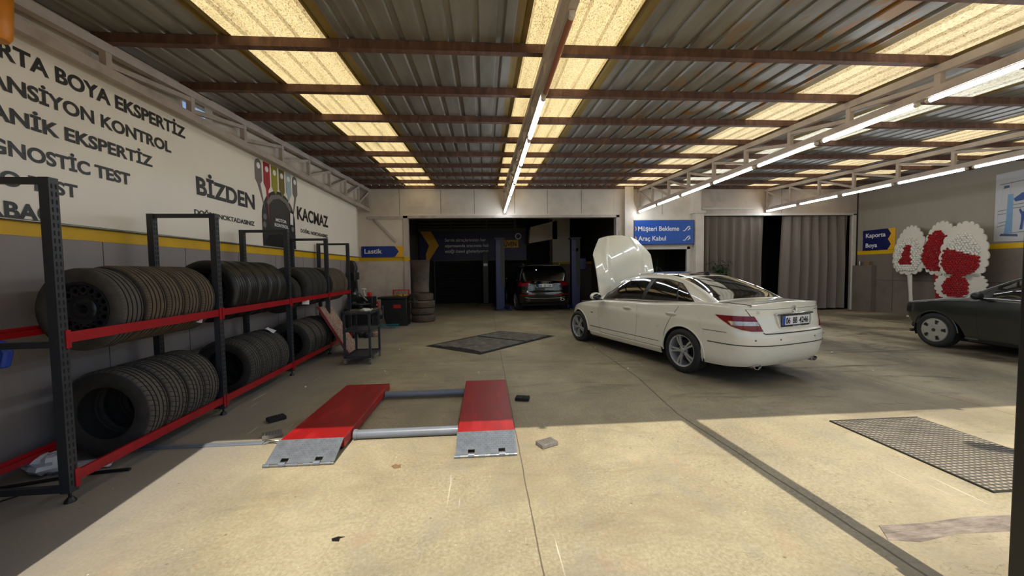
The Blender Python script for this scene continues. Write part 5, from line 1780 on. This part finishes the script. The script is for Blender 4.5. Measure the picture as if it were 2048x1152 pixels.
for o_ in list(dk.children):
    if o_.name.startswith('wheel') and not o_.name.startswith('wheel_'):
        sg = 1 if o_.location.y > 0 else -1
        m = MB()
        rows = []
        # five-blade plastic wheel trim with slots between the blades
        yo = sg * .09
        for k in range(60):
            t = 2 * PI * k / 60
            ph = (k % 12) / 12.0
            slot = ph > .72
            row = []
            for r in (.0, .03, .06, .115, .12, .175, .18, .202):
                y = yo + sg * (.012 * (1 - (r / .2) ** 2))
                if slot and .115 < r < .18:
                    y -= sg * .035
                row.append((r * math.cos(t), y, r * math.sin(t)))
            rows.append(row)
        rows.append(rows[0])
        m.grid(rows).build('wheel_trim', 'plasticgrey', o_, sharp=30)
        mm_ = MB()
        for k in range(5):
            t0 = 2 * PI * (k * 12 + 8.8) / 60
            t1 = 2 * PI * (k * 12 + 11.4) / 60
            v = []
            for r in (.112, .182):
                for t in (t0, t1):
                    v.append((r * math.cos(t if r > .15 else (t0 + t1) / 2 + (t - (t0 + t1) / 2) * .35), yo + sg * .0125, r * math.sin(t if r > .15 else (t0 + t1) / 2 + (t - (t0 + t1) / 2) * .35)))
            mm_.add(v + [(x, y - sg * .004, z) for x, y, z in v], [(0, 1, 3, 2), (4, 6, 7, 5), (0, 4, 5, 1), (2, 3, 7, 6), (0, 2, 6, 4), (1, 5, 7, 3)])
        mm_.build('trim_slots', 'blackmat', o_)
        MB().cyl((0, yo, 0), (0, yo + sg * .016, 0), .03, seg=20).build('trim_cap', 'darkgrey', o_)
for sg in (1, -1):
    cd.skin(lambda a, b: cd.side(-.02 + .02 + 2.16 * a, .05 + .87 * b), 30, 8, .003, .006, 'window_surround', 'black', dk, sg)
    cd.skin(lambda a, b: cd.side(1.0 - .1 * b + (1.93 - .03 * b - 1.0 + .1 * b) * a, .11 + .76 * b), 18, 8, .006, .005, 'front_door_window', 'smokeglass', dk, sg)
    cd.skin(lambda a, b: cd.side(.05 + .2 * b + (.90 - .1 * b - .05 - .2 * b) * a, .11 + .76 * b), 14, 8, .006, .005, 'rear_door_window', 'smokeglass', dk, sg)
    ztd = lambda x: cd.zt(x) - .05
    cd.side_skin(lambda t: .34 - .3 * t * t, lambda t: 2.0 + .02 * math.sin(PI * t) + .03 * t, .245, ztd, 40, 12, .001, .003, 'door_seam', 'blackmat', dk, sg=sg)
    dr = cd.side_skin(lambda t: .95 - .0 * t, lambda t: 1.994 + .02 * math.sin(PI * t) + .03 * t, .25, ztd, 24, 12, .0035, .005, 'front_door', 'cardark', dk, sg=sg)
    cd.side_skin(lambda t: .346 - .3 * t * t, lambda t: .944, .25, ztd, 24, 12, .0035, .005, 'rear_door', 'cardark', dk, sg=sg)
    cd.side_skin(.36, 2.0, lambda x: .55, lambda x: .562, 30, 1, .01, .01, 'rubbing_strip', 'cardark', dk, sg=sg)
    cd.side_skin(2.02, 2.2, .23, .25, 4, 1, .006, .008, 'sill_clip', 'steel', dk, sg=sg)
    for xa, za, Ra in cd.arches:
        pts = []
        for k in range(21):
            t = .0 + PI * k / 20
            x, z = xa + (Ra + .004) * math.cos(t), za + (Ra + .004) * math.sin(t)
            z = max(z, .3)
            p = cd.P(cd.ux(x, z), z)
            pts.append((x, sg * (p.y + .002), z))
        MB().tube(pts, .012, 8).build('arch_lip', 'cardark', dk)
    m = MB()
    m.ball((1.96, sg * .955, .975), 1, 18, 10, (.055, .1, .065))
    m.tube([(2.02, sg * .82, .94), (1.98, sg * .9, .95)], [.04, .03], 8)
    m.build('mirror', 'black', dk)
    cd.skin(lambda a, b: cd.P(2.1 + .72 * a, .60 + .11 * b), 12, 3, .004, .03, 'lamp_opening', 'blackmat', dk, sg, hint=V((1, 1, 0)))
cd.skin(lambda a, b: cd.top(1.42 + .76 * b, -.92 + 1.84 * a), 16, 10, .004, .008, 'windscreen', 'smokeglass', dk, hint=V((.6, 0, 1)))
cd.skin(lambda a, b: cd.top(-.3 + .6 * b, -.9 + 1.8 * a), 16, 10, .004, .008, 'rear_window', 'smokeglass', dk, hint=V((-.6, 0, 1)))
# torn brackets where the bumper was
m = MB()
rnd = random.Random(9)
for k in range(16):
    y = -.78 + 1.56 * k / 15
    xx = cd.P(3 - cd.uy(min(abs(y), .7), .5), .5).x if False else 3.1 - .28 * (abs(y) / .8) ** 3
    m.box((xx + rnd.uniform(-.03, .04), y, .47 + rnd.uniform(-.07, .04)), (rnd.uniform(.05, .12), rnd.uniform(.04, .1), rnd.uniform(.03, .12)), (rnd.uniform(-.5, .5), rnd.uniform(-.5, .5), rnd.uniform(-.5, .5)))
m.tube([(3.0, .80, .38), (3.06, .7, .42), (3.12, .4, .45), (3.13, 0, .45), (3.12, -.4, .45), (3.0, -.8, .38)], .03, 8)
m.build('bumper_brackets', 'blackmat', dk)
for sg in (1, -1):
    m = MB()
    for k in range(8):
        t = .05 + .5 * k / 7
        m.box((2.64 + .36 * math.cos(t) + rnd.uniform(-.01, .03), sg * (.74 + rnd.uniform(-.03, .05)), .30 + .36 * math.sin(t) - .06), (.06, .1, .05), (rnd.uniform(-.6, .6), t, rnd.uniform(-.6, .6)))
    m.build('torn_liner', 'black', dk)
# ------------------------------------------------------------------ curtains
def curtain(x0, x1, seed, lab, tilt=0.0):
    rnd = random.Random(seed)
    n = int((x1 - x0) * 46)
    ph, fold = 0, []
    for i in range(n + 1):
        ph += rnd.uniform(.25, .6)
        fold.append((ph, rnd.uniform(.7, 1.2)))
    rows = []
    for k in range(15):
        z = 3.2 - 3.14 * k / 14
        t = k / 14
        row = []
        for i in range(n + 1):
            u = i / n
            a = (.035 + .065 * min(1, t * 2)) * fold[i][1]
            x = x0 + (x1 - x0) * u - tilt * t * (1 - u) + .012 * math.sin(fold[i][0] * 1.3) * t
            row.append((x, YB + .11 + a * math.sin(fold[i][0]), z))
        rows.append(row)
    back = [[(x, y + .004, z) for x, y, z in r] for r in rows]
    o = thing('curtain', lab, 'curtain', (0, 0, 0))
    MB().grid(rows).grid(back).build('cloth', 'curtain', o, sharp=80, fixn=False)
    MB().boxmm((x0, YB + .06, 3.19), (x1, YB + .1, 3.215)).build('heading_tape', 'darkgrey', o)
curtain(7.16, 9.38, 3, 'taupe curtain nearer the office door, closed panel left of the dark gap')
curtain(10.03, 12.4, 8, 'taupe curtain beside the right wall, panel right of the dark gap', .12)

# ------------------------------------------------------------------ plants
def blade(m, p, d, L, w, droop):
    p, d = Vector(p), Vector(d).normalized()
    s = d.cross(Vector((0, 0, 1)))
    s = s.normalized() if s.length > .01 else Vector((1, 0, 0))
    rows = []
    for k in range(6):
        t = k / 5
        c = p + d * L * t + Vector((0, 0, -droop * t * t))
        ww = w * math.sin(PI * (.12 + .86 * t)) * .5
        rows.append([tuple(c - s * ww), tuple(c + Vector((0, 0, .12 * ww))), tuple(c + s * ww)])
    m.grid(rows)
def plant(x, y, zb, ht, lab, n, L, w, seed, dense=True):
    rnd = random.Random(seed)
    t = thing('potted_plant', lab, 'plant', (x, y, 0))
    MB().lathe([(0, 0), (.14, 0), (.18, .3), (.19, .32), (.165, .32), (.15, .26), (0, .26)], 'Z', 24).build('pot', 'pot', t)
    m, st = MB(), MB()
    for k in range(n):
        a = rnd.uniform(0, 6.28)
        h = ht * rnd.uniform(.72, 1.0)
        bx, by = rnd.uniform(-.06, .06), rnd.uniform(-.06, .06)
        ex, ey = bx + math.cos(a) * .34 * rnd.uniform(.2, 1), by + math.sin(a) * .34 * rnd.uniform(.2, 1)
        pts = [(bx + (ex - bx) * q / 5, by + (ey - by) * (q / 5) ** 2, .26 + (h - .26) * q / 5) for q in range(6)]
        st.tube(pts, .006, 5)
        for q in range(30 if dense else 6):
            f = rnd.uniform(.62, 1.0)
            i = min(4, int(f * 5))
            p = Vector(pts[i]).lerp(Vector(pts[i + 1]), f * 5 - i)
            a2 = rnd.uniform(0, 6.28)
            blade(m, p, (math.cos(a2), math.sin(a2), rnd.uniform(-.1, .5)), L * rnd.uniform(.6, 1.1), w, L * .5)
    st.build('stems', 'leaf', t)
    o = m.build('foliage', 'leaf', t, fixn=False)
    o['kind'] = 'stuff'
plant(7.3, 11.45, 0, 1.80, 'leafy green potted plant in front of the left curtain behind the sedan roof', 20, .2, .035, 4)
plant(5.85, 12.8, 0, 1.95, 'dark potted palm with drooping blades inside the office door', 6, .42, .04, 6, False)

# ------------------------------------------------------------------ flower stands
def stand(lab, yc, lobes, leg, flowers, xb=12.3):
    """lobes: (a, z, half width, half height, narrow); leg (a0, a1, width, material); boards face -x"""
    t = thing('flower_stand', lab, 'flower stand', (xb, yc, 0), 0, 'wedding-style flower stands against the right wall')
    for (a0, zc_, hw, hh, nar) in lobes:
        n = 176
        ns = 22
        poly = []
        for k in range(n):
            th = 2 * PI * k / n
            s = 1 + .09 * abs(math.sin(th * ns / 2)) ** .7
            y = math.sin(th)
            wsc = 1 - nar * y
            poly.append((a0 + hw * s * wsc * math.copysign(abs(math.cos(th)) ** .85, math.cos(th)), zc_ + hh * s * math.copysign(abs(y) ** .9, y)))
        MB().prism(poly, lambda a, b, d: (-d + .05 * (b - 1.5), -a, b), .03).build('scalloped_board', 'foam', t, sharp=30)
    (la, lb, lw, lm, ltop) = leg
    m = MB()
    rows = []
    for k in range(9):
        q = k / 8
        a = la + (lb - la) * q
        w_ = lw * (.6 + .4 * abs(2 * q - 1) ** 1.2)
        rows.append([(.02 + .03 * math.cos(th), -(a + w_ * math.cos(th) * 1.0), ltop * (1 - q)) if False else (-.0 + .03 * math.sin(th), -(a + w_ * math.cos(th)), ltop * (1 - q)) for th in [2 * PI * j / 10 for j in range(10)]])
    m.grid(rows, 0, True)
    m.build('leg', lm, t)
    MB().lathe([(0, 0), (lw * 1.5, 0), (lw * 1.4, .03), (lw * .6, .05), (0, .05)], 'Z', 18, c=(0, -lb, 0)).build('foot', lm, t)
    rnd = random.Random(int(yc * 100))
    for (nm, mm, inside, step) in flowers:
        m = MB()
        z = .5
        r_ = 0
        while z < 2.6:
            a = -.6 + (step / 2 if r_ % 2 else 0)
            while a < .6:
                if inside(a, z):
                    c = (-.045 + .05 * (z - 1.5), -(a + rnd.uniform(-.008, .008)), z + rnd.uniform(-.008, .008))
                    m.ball(c, step * .56, 8, 5, (.7, 1, 1))
                    m.lathe([(step * .2, 0), (step * .42, .012), (step * .3, .03)], 'X', 7, False, c=(c[0] - step * .42, c[1], c[2]))
                a += step
            z += step * .86
            r_ += 1
        o = m.build(nm, mm, t, sharp=60)
        o['kind'] = 'stuff'
def ell(a, z, a0, z0, ra, rz, nar=0.0):
    q = (z - z0) / rz
    if abs(q) >= 1:
        return False
    return abs(a - a0) < ra * (1 - nar * q) * math.sqrt(1 - abs(q) ** 2.6)
stand('flower stand of white blooms around a narrow red wedge, white leg, nearest the curtains', 10.2,
      [(0, 1.92, .40, .66, .28)], (.0, .1, .075, 'foam', 1.35),
      [('white_flowers', 'flower_white', lambda a, z: ell(a, z, -.04, 1.80, .345, .5, .22) and not (1.52 < z < 2.08 and abs(a + .1 - (z - 1.5) * .1) < .17 - (z - 1.5) * .17), .066),
       ('red_flowers', 'flower_red', lambda a, z: 1.52 < z < 2.08 and abs(a + .1 - (z - 1.5) * .1) < .17 - (z - 1.5) * .17, .055)])
stand('flower stand packed with red blooms on a red leg, in the middle of the three', 9.46,
      [(0, 1.93, .38, .68, .2)], (-.06, .02, .1, 'flower_red', 1.35),
      [('red_flowers', 'flower_red', lambda a, z: ell(a, z, -.08, 1.87, .31, .54, .22), .058)])
stand('two-lobed flower stand, white blooms above red ones, behind the dark sedan', 8.85,
      [(0.02, 1.82, .46, .70, .2), (0.0, .92, .50, .36, -.1)], (0, 0, .12, 'foam', .62),
      [('white_flowers', 'flower_white', lambda a, z: ell(a, z, .0, 1.84, .34, .44, .25) and z > 1.80 - a * .35, .062),
       ('red_flowers', 'flower_red', lambda a, z: (ell(a, z, -.02, 1.62, .40, .42, .0) and z <= 1.80 - a * .35 and z > 1.22) or ell(a, z, -.07, .92, .28, .27), .056)], 12.12)

# ------------------------------------------------------------------ poster on the right wall
po = thing('wall_poster', 'white poster of a drawn mechanic under a lifted car, on the right wall', 'poster', (XR - .012, 8.58, 2.03))
def pf(a, b, d=0):
    return (-d, -a * .52, b)
MB().prism([(0, 0), (3.4, -.03), (3.4, 1.72), (0, 1.64)], pf, .008).build('sheet', 'paper', po, flat=True)
def pl_line(pts, w, mm='inkline', nm='drawn_line'):
    m = MB()
    for p, q in zip(pts[:-1], pts[1:]):
        m.bar(pf(p[0], p[1], .0095), pf(q[0], q[1], .0095), .002, w, up=(1, 0, 0)) if False else m.prism([(p[0], p[1] - w / 2), (q[0] + (w if abs(p[0] - q[0]) < w else 0), q[1] - w / 2), (q[0] + (w if abs(p[0] - q[0]) < w else 0), q[1] + w / 2), (p[0], p[1] + w / 2)], lambda a, b, d: pf(a, b, .008 + d), .001)
    m.build(nm, mm, po, flat=True)
def pl_poly(poly, mm, nm, lift=.009):
    MB().prism(poly, lambda a, b, d: pf(a, b, lift + d), .001).build(nm, mm, po, flat=True)
pl_poly([(.34, .18), (.62, .18), (.62, 1.12), (.44, 1.12), (.4, .5)], 'inklight', 'drawn_lift_post')
pl_poly([(.2, .14), (.82, .1), (.8, .16), (.24, .19)], 'inkline', 'drawn_lift_base')
pl_poly([(.62, 1.0), (.9, 1.12), (1.6, 1.16), (1.6, .98), (.7, .93)], 'inkblue', 'drawn_car_windows')
for q in (((.62, .78), (1.8, .80)), ((.62, .86), (1.8, .9)), ((.14, 1.38), (2.0, 1.44)), ((.1, .36), (.4, .4)), ((.1, .36), (.1, .74)), ((.1, .74), (.4, .76)), ((.1, .66), (.4, .67)), ((.14, .45), (.4, .48)), ((.62, .2), (1.8, .22)), ((.22, .88), (.24, 1.36)), ((.38, 1.38), (.38, 1.6)), ((.5, 1.12), (.54, 1.44))):
    pl_line(q, .014 if abs(q[0][0] - q[1][0]) > .05 else .02)
pl_poly([(.28, 1.27), (.48, 1.28), (.47, 1.34), (.3, 1.34)], 'inkline', 'drawn_lamp')
pl_poly([(.86, .26), (.96, .26), (.98, .5), (1.02, .26), (1.12, .27), (1.08, .62), (1.16, .7), (1.12, .74), (1.02, .68), (.94, .68), (.86, .76), (.82, .72), (.9, .6), (.9, .45)], 'inkblue', 'drawn_mechanic', .010)
pl_poly([(.95 + .035 * math.cos(2 * PI * k / 12), .73 + .04 * math.sin(2 * PI * k / 12)) for k in range(12)], 'paper', 'drawn_head', .011)
pl_poly([(1.2, .36), (1.5, .38), (1.5, .58), (1.2, .56)], 'gold', 'drawn_cabinet')

# low boxed pier by the curtains with two small things on top
struct(MB().boxmm((12.42, 11.4, 0), (12.6, 12.04, 1.5)).build('trim_10', 'brownwall', bevel=.004))
t = MB().lathe([(0, 0), (.03, 0), (.032, .02), (.03, .11), (.012, .14), (.012, .17), (0, .17)], 'Z', 16).build('bottle', 'steel', None, (12.5, 11.86, 1.5))
tag(t, 'small grey bottle on the boxed ledge beside the right curtain', 'bottle')
t = MB().boxmm((-.05, -.09, 0), (.05, .09, .12)).build('carton', 'cardboard', None, (12.5, 11.6, 1.5), bevel=.004)
tag(t, 'small brown carton on the boxed ledge beside the right curtain', 'box')

# ------------------------------------------------------------------ two-post lift and far post
def lift_post(x, y, lab, right=False):
    t = thing('lift_post', lab, 'lift post', (x, y, 0), 0, 'posts of the vehicle lifts')
    MB().boxmm((-.16, -.14, .02), (.16, .14, 2.68)).build('column', 'liftblue', t, bevel=.01)
    MB().boxmm((.02, -.15, .85), (.175, -.1, 2.66)).build('carriage_cover', 'darkgrey', t)
    MB().boxmm((-.2, -.17, 2.68), (.2, .17, 2.74)).build('cap', 'black', t)
    MB().boxmm((-.26, -.25, 0), (.26, .25, .02)).build('base_plate', 'darkgrey', t)
    s = -1 if right else 1
    MB().bar((s * .15, -.1, .1), (s * .36, -.35, .1), .1, .08).cyl((s * .36, -.35, .06), (s * .36, -.35, .19), .055, seg=14).build('lift_arm', 'liftblue', t)
    MB().boxmm((s * .0 - .08, -.24, .0), (s * .0 + .2, -.16, .06)).build('foot_guard', 'black', t)
    if right:
        MB().boxmm((.16, -.1, 1.5), (.42, .12, 1.95)).build('motor_box', 'liftblue', t, bevel=.02)
        MB().boxmm((-.08, -.15, 2.2), (.1, -.14, 2.32)).build('notice', 'shaded_wall', t)
lift_post(.58, 14.5, 'blue lift post left of the black suv')
lift_post(3.5, 14.6, 'blue lift post right of the black suv', True)
t = thing('lift_post', 'thin dark grey lift post with a white label before the black shutter', 'lift post', (.04, 17.2, 0), 0, 'posts of the vehicle lifts')
MB().boxmm((-.12, -.1, .02), (.12, .1, 2.35)).build('column', 'darkgrey', t, bevel=.01)
MB().boxmm((-.09, -.105, 1.72), (.09, -.1, 1.84)).build('label_plate', 'platewhite', t)
MB().boxmm((-.3, -.3, 0), (.3, .25, .06)).build('base_plate', 'black', t, bevel=.01)

# ------------------------------------------------------------------ wheel service machines
tc = thing('tyre_changer', 'black tyre changer with tilted column and mounting head by the yellow stripe', 'machine', (-3.16, 9.98, 0))
MB().boxmm((-.32, -.38, .05), (.3, .38, .62)).build('cabinet', 'black', tc, bevel=.02)
MB().boxmm((-.28, -.05, .62), (.28, .35, .88)).build('rear_box', 'black', tc, bevel=.015)
m = MB().cyl((0, -.1, .62), (0, -.1, .7), .07, seg=20).cyl((0, -.1, .7), (0, -.1, .73), .24, seg=32)
for k in range(4):
    a = PI / 4 + k * PI / 2
    m.box((.17 * math.cos(a), -.1 + .17 * math.sin(a), .75), (.09, .05, .05), (0, 0, a))
m.build('turntable', 'darkgrey', tc)
MB().bar((-.22, .36, .05), (-.33, .36, 1.5), .16, .14).build('column', 'darkgrey', tc, bevel=.01)
m = MB().boxmm((-.42, .2, 1.32), (-.2, .5, 1.52)).bar((-.34, .3, 1.46), (-.2, .1, 1.46), .08, .08)
m.build('swing_arm', 'black', tc, bevel=.012)
MB().prism([(-.1, 0), (.08, -.02), (.12, .12), (.06, .3), (-.04, .34), (-.14, .2)], lambda a, b, d: (-.31 + a, .25 + d, 1.5 + b), .16).build('top_cover', 'darkgrey', tc, bevel=.03)
MB().cyl((-.2, .1, 1.0), (-.2, .1, 1.62), .03, seg=14).boxmm((-.26, .05, 1.1), (-.14, .16, 1.3)).build('hex_shaft', 'black', tc)
m = MB().cyl((-.2, .1, 1.0), (-.2, .1, .94), .05, seg=12).tube([(-.2, .1, 1.02), (-.05, .02, .98), (.1, -.06, .84), (.16, -.08, .78)], .022, 8)
m.build('mounting_head', 'steel', tc)
MB().ball((.06, .0, 1.08), .05, 14, 8, (1.3, 1, .45)).cyl((.06, 0, 1.06), (.1, -.02, .9), .012, seg=8).build('air_gauge', 'rag', tc)
MB().boxmm((.14, -.02, .88), (.24, .1, 1.0)).build('regulator', 'tool_red', tc, bevel=.02)
m = MB().bar((.32, -.3, .3), (.42, .2, .34), .08, .1).prism([(-.15, -.12), (.15, -.12), (.15, .12), (-.15, .12)], lambda a, b, d: (.36 + d, -.3 + a, .3 + b), .03)
m.build('bead_breaker', 'black', tc, bevel=.008)
m = MB().boxmm((-.2, -.62, .02), (-.02, -.38, .06)).boxmm((.02, -.62, .02), (.2, -.38, .06)).boxmm((.22, -.6, .02), (.32, -.38, .06))
for a in (-.2, .02, .22):
    pass
m = None
for a, b in ((-.2, -.02), (.02, .2), (.22, .32)):
    MB().boxmm((a, -.62, .03), (b, -.38, .07)).build('foot_pedal', 'black', tc, bevel=.01)

bal = thing('wheel_balancer', 'black wheel balancer with red weight tray and raised hood beside the tyre stack', 'machine', (-2.55, 11.0, 0))
MB().prism([(-.2, 0), (.36, 0), (.36, .76), (-.34, .76), (-.34, .5)], lambda a, b, d: (a, -.25 + d, b), .5).build('cabinet', 'black', bal, bevel=.015)
MB().boxmm((-.42, -.3, .76), (.38, .3, .82)).build('weight_tray', 'black', bal, bevel=.01)
MB().boxmm((-.12, .2, .82), (.36, .24, 1.0)).build('tray_back', 'tool_red', bal, bevel=.01)
MB().boxmm((-.08, .19, .84), (.33, .2, .975)).build('tray_panel', 'mottled', bal)
m = MB()
rnd = random.Random(2)
for k in range(16):
    m.box((rnd.uniform(-.1, .32), rnd.uniform(-.2, .15), .835 + rnd.uniform(0, .03)), (rnd.uniform(.03, .12), rnd.uniform(.02, .04), rnd.uniform(.02, .05)), (0, rnd.uniform(-.3, .3), rnd.uniform(0, 3)))
o = m.build('weights', 'gold', bal, bevel=.003)
o['kind'] = 'stuff'
MB().boxmm((-.0, -.256, .5), (.2, -.25, .6)).build('name_plate', 'tool_red', bal)
MB().cyl((.36, 0, .64), (.62, 0, .64), .03, .028, 16).lathe([(0, 0), (.13, 0), (.135, .02), (.06, .04), (.05, .1), (0, .1)], 'X', 28, c=(.52, 0, .64)).build('flange', 'darkgrey', bal)
MB().cyl((.62, 0, .64), (.92, 0, .64), .018, .015, 12).build('shaft', 'steel', bal)
rows = []
for k in range(17):
    t = k / 16
    z = .92 + .92 * t
    hw = .22 + .05 * (t ** 2.2) + .015 * (1 - t) ** 6
    y = .12 + .10 * math.sin(PI * t)
    rows.append([(.70 + hw * q - .03 * t * (q < 0), y - .14 * (1 - q * q) ** .5 * .8 + .02, z) for q in [-1 + j / 8 for j in range(17)]])
bk = [[(x, y + .02, z) for x, y, z in r] for r in rows]
m = MB().grid(rows).grid(bk).grid([rows[0], bk[0]]).grid([rows[-1], bk[-1]]).grid([[r[0] for r in rows], [r[0] for r in bk]]).grid([[r[-1] for r in rows], [r[-1] for r in bk]])
m.build('wheel_hood', 'hoodworn', bal, sharp=50)
MB().tube([(.3, .22, .6), (.42, .26, .85), (.55, .24, 1.0), (.7, .2, 1.05)], .02, 8).build('hood_arm', 'darkgrey', bal)

for k in range(4):
    o = MB().lathe([p_ for i_, p_ in enumerate(tyre_profile(.36, .212, .215)) if not 7 <= i_ < 23], 'Y', 72, True).build('tyre', 'stackty', sharp=50) if k == 0 else o.copy()
    if k:
        C.objects.link(o)
    o.location = (-1.9 + (.012, -.01, .008, -.035)[k], 11.72 + (.0, .01, -.01, .0)[k], .107 + .2125 * k)
    o.rotation_euler = (PI / 2, 0, k * .8)
    tag(o, 'dry brown used tyre lying flat in the stack beside the balancer, ' + ('bottom of the four', 'second from the floor', 'third from the floor', 'top of the four')[k], 'tyre', 'stacked used tyres')

# tools and coiled hose at the foot of the machines
m = MB()
pts = []
for k in range(90):
    t = k / 89
    pts.append((-2.95 + .62 * t, 10.35 + .05 * math.sin(k * 1.15), .07 + .05 * math.cos(k * 1.15)))
m.tube(pts, .008, 6)
tag(m.build('air_hose', 'teal'), 'coiled teal air hose on the floor before the balancer', 'hose')
m = MB()
m.tube([(-2.86, 10.38, .62), (-2.88, 10.34, .45), (-2.84, 10.32, .3)], .03, 8, 0)
t = thing('air_gun', 'red air gun and white handle hanging at the balancer corner', 'tool', (-2.9, 10.5, 0))
MB().boxmm((-.03, -.03, .35), (.03, .03, .72)).build('body', 'tool_red', t, bevel=.012)
MB().boxmm((-.045, -.05, .42), (-.01, -.03, .66)).build('handle', 'rag', t, bevel=.01)
MB().tube([(0, 0, .35), (.03, -.02, .25), (-.02, -.05, .15), (.02, -.1, .06)], .01, 6).build('hose_tail', 'teal', t)
rnd = random.Random(21)
for k in range(4):
    x, y = (-3.05 + .15 * k, 8.95 + .12 * (k % 2))
    m = MB().lathe([(.0, 0), (.06, 0), (.075, .03), (.075, .1), (.05, .13), (.0, .13)], 'Z', 14)
    o = m.build('cone_adapter', ('black', 'pot', 'black', 'mottled')[k], None, (x, y, 0))
    tag(o, ('black cone adapter on the floor nearest the rack end behind the trolley', 'brown cone adapter second from the rack end behind the trolley', 'black cone adapter third from the rack end behind the trolley', 'mottled red cone adapter farthest from the rack behind the trolley')[k], 'adapter', 'cone adapters behind the trolley')

# ------------------------------------------------------------------ trolley
tr = thing('tool_trolley', 'three-tier black steel trolley on casters beside the end of the rack', 'trolley', (-2.1, 6.62, 0), .02)
for (x, y) in ((-.2, -.3), (.2, -.3), (.2, .3), (-.2, .3)):
    MB().boxmm((x - .017, y - .017, .11), (x + .017, y + .017, .86)).build('upright', 'rackblack', tr)
    ca = MB().boxmm((x - .02, y - .015, .08), (x + .02, y + .015, .11)).build('caster', 'steel', tr)
    MB().cyl((x - .014, y + .02, .04), (x + .014, y + .02, .04), .04, seg=18).build('wheel', 'rubbergrey', ca)
for z in (.12, .55, .84):
    m = MB().boxmm((-.2, -.3, z), (.2, .3, z + .006))
    for a, b in (((-.217, -.317), (.217, -.3)), ((-.217, .3), (.217, .317)), ((-.217, -.3), (-.2, .3)), ((.2, -.3), (.217, .3))):
        m.boxmm((a[0], a[1], z - .012), (b[0], b[1], z + .022))
    m.build('shelf', 'rackblack', tr)
MB().tube([(.2, .3, .84), (.26, .36, .9), (.26, .36, .6), (.2, .3, .56)], .012, 8).build('push_handle', 'rackblack', tr)
crumple('rag', (-1.99, 6.5, .846), (.09, .06, .06), 'rag', 'crumpled white rag on the top shelf of the black trolley', 'rag', 12)
for k, (x, y, a, L) in enumerate(((-2.2, 6.68, .4, .22), (-2.06, 6.75, -.3, .18), (-1.97, 6.78, .9, .16))):
    m = MB().bar((-L / 2, 0, .012), (L / 2, 0, .012), .028, .02).cyl((L / 2, -.02, .012), (L / 2, .02, .012), .022, seg=10)
    o = m.build('hand_tool', 'cardboard' if k != 1 else 'steel', None, (x, y, .848), (0, 0, a))
    tag(o, ('brown handled tool on the trolley top nearest the rack', 'steel tool on the trolley top behind the rag', 'brown handled tool on the trolley top near the push handle')[k], 'tool', 'tools on the trolley top')

# unseen arm and post, added to cast the bar shadow on the grate
t = thing('shadow_arm', 'added black arm on an unseen post, there to cast a floor shadow', 'shadow caster', (5.25, .62, 0))
MB().boxmm((-.06, -.06, 0), (.06, .06, 2.3)).build('post', 'black', t)
m = MB().bar((0, 0, 2.2), (-1.14, .75, 2.2), .11, .1)
m.ball((-1.14, .75, 2.2), .07, 12, 8)
m.build('arm', 'black', t)
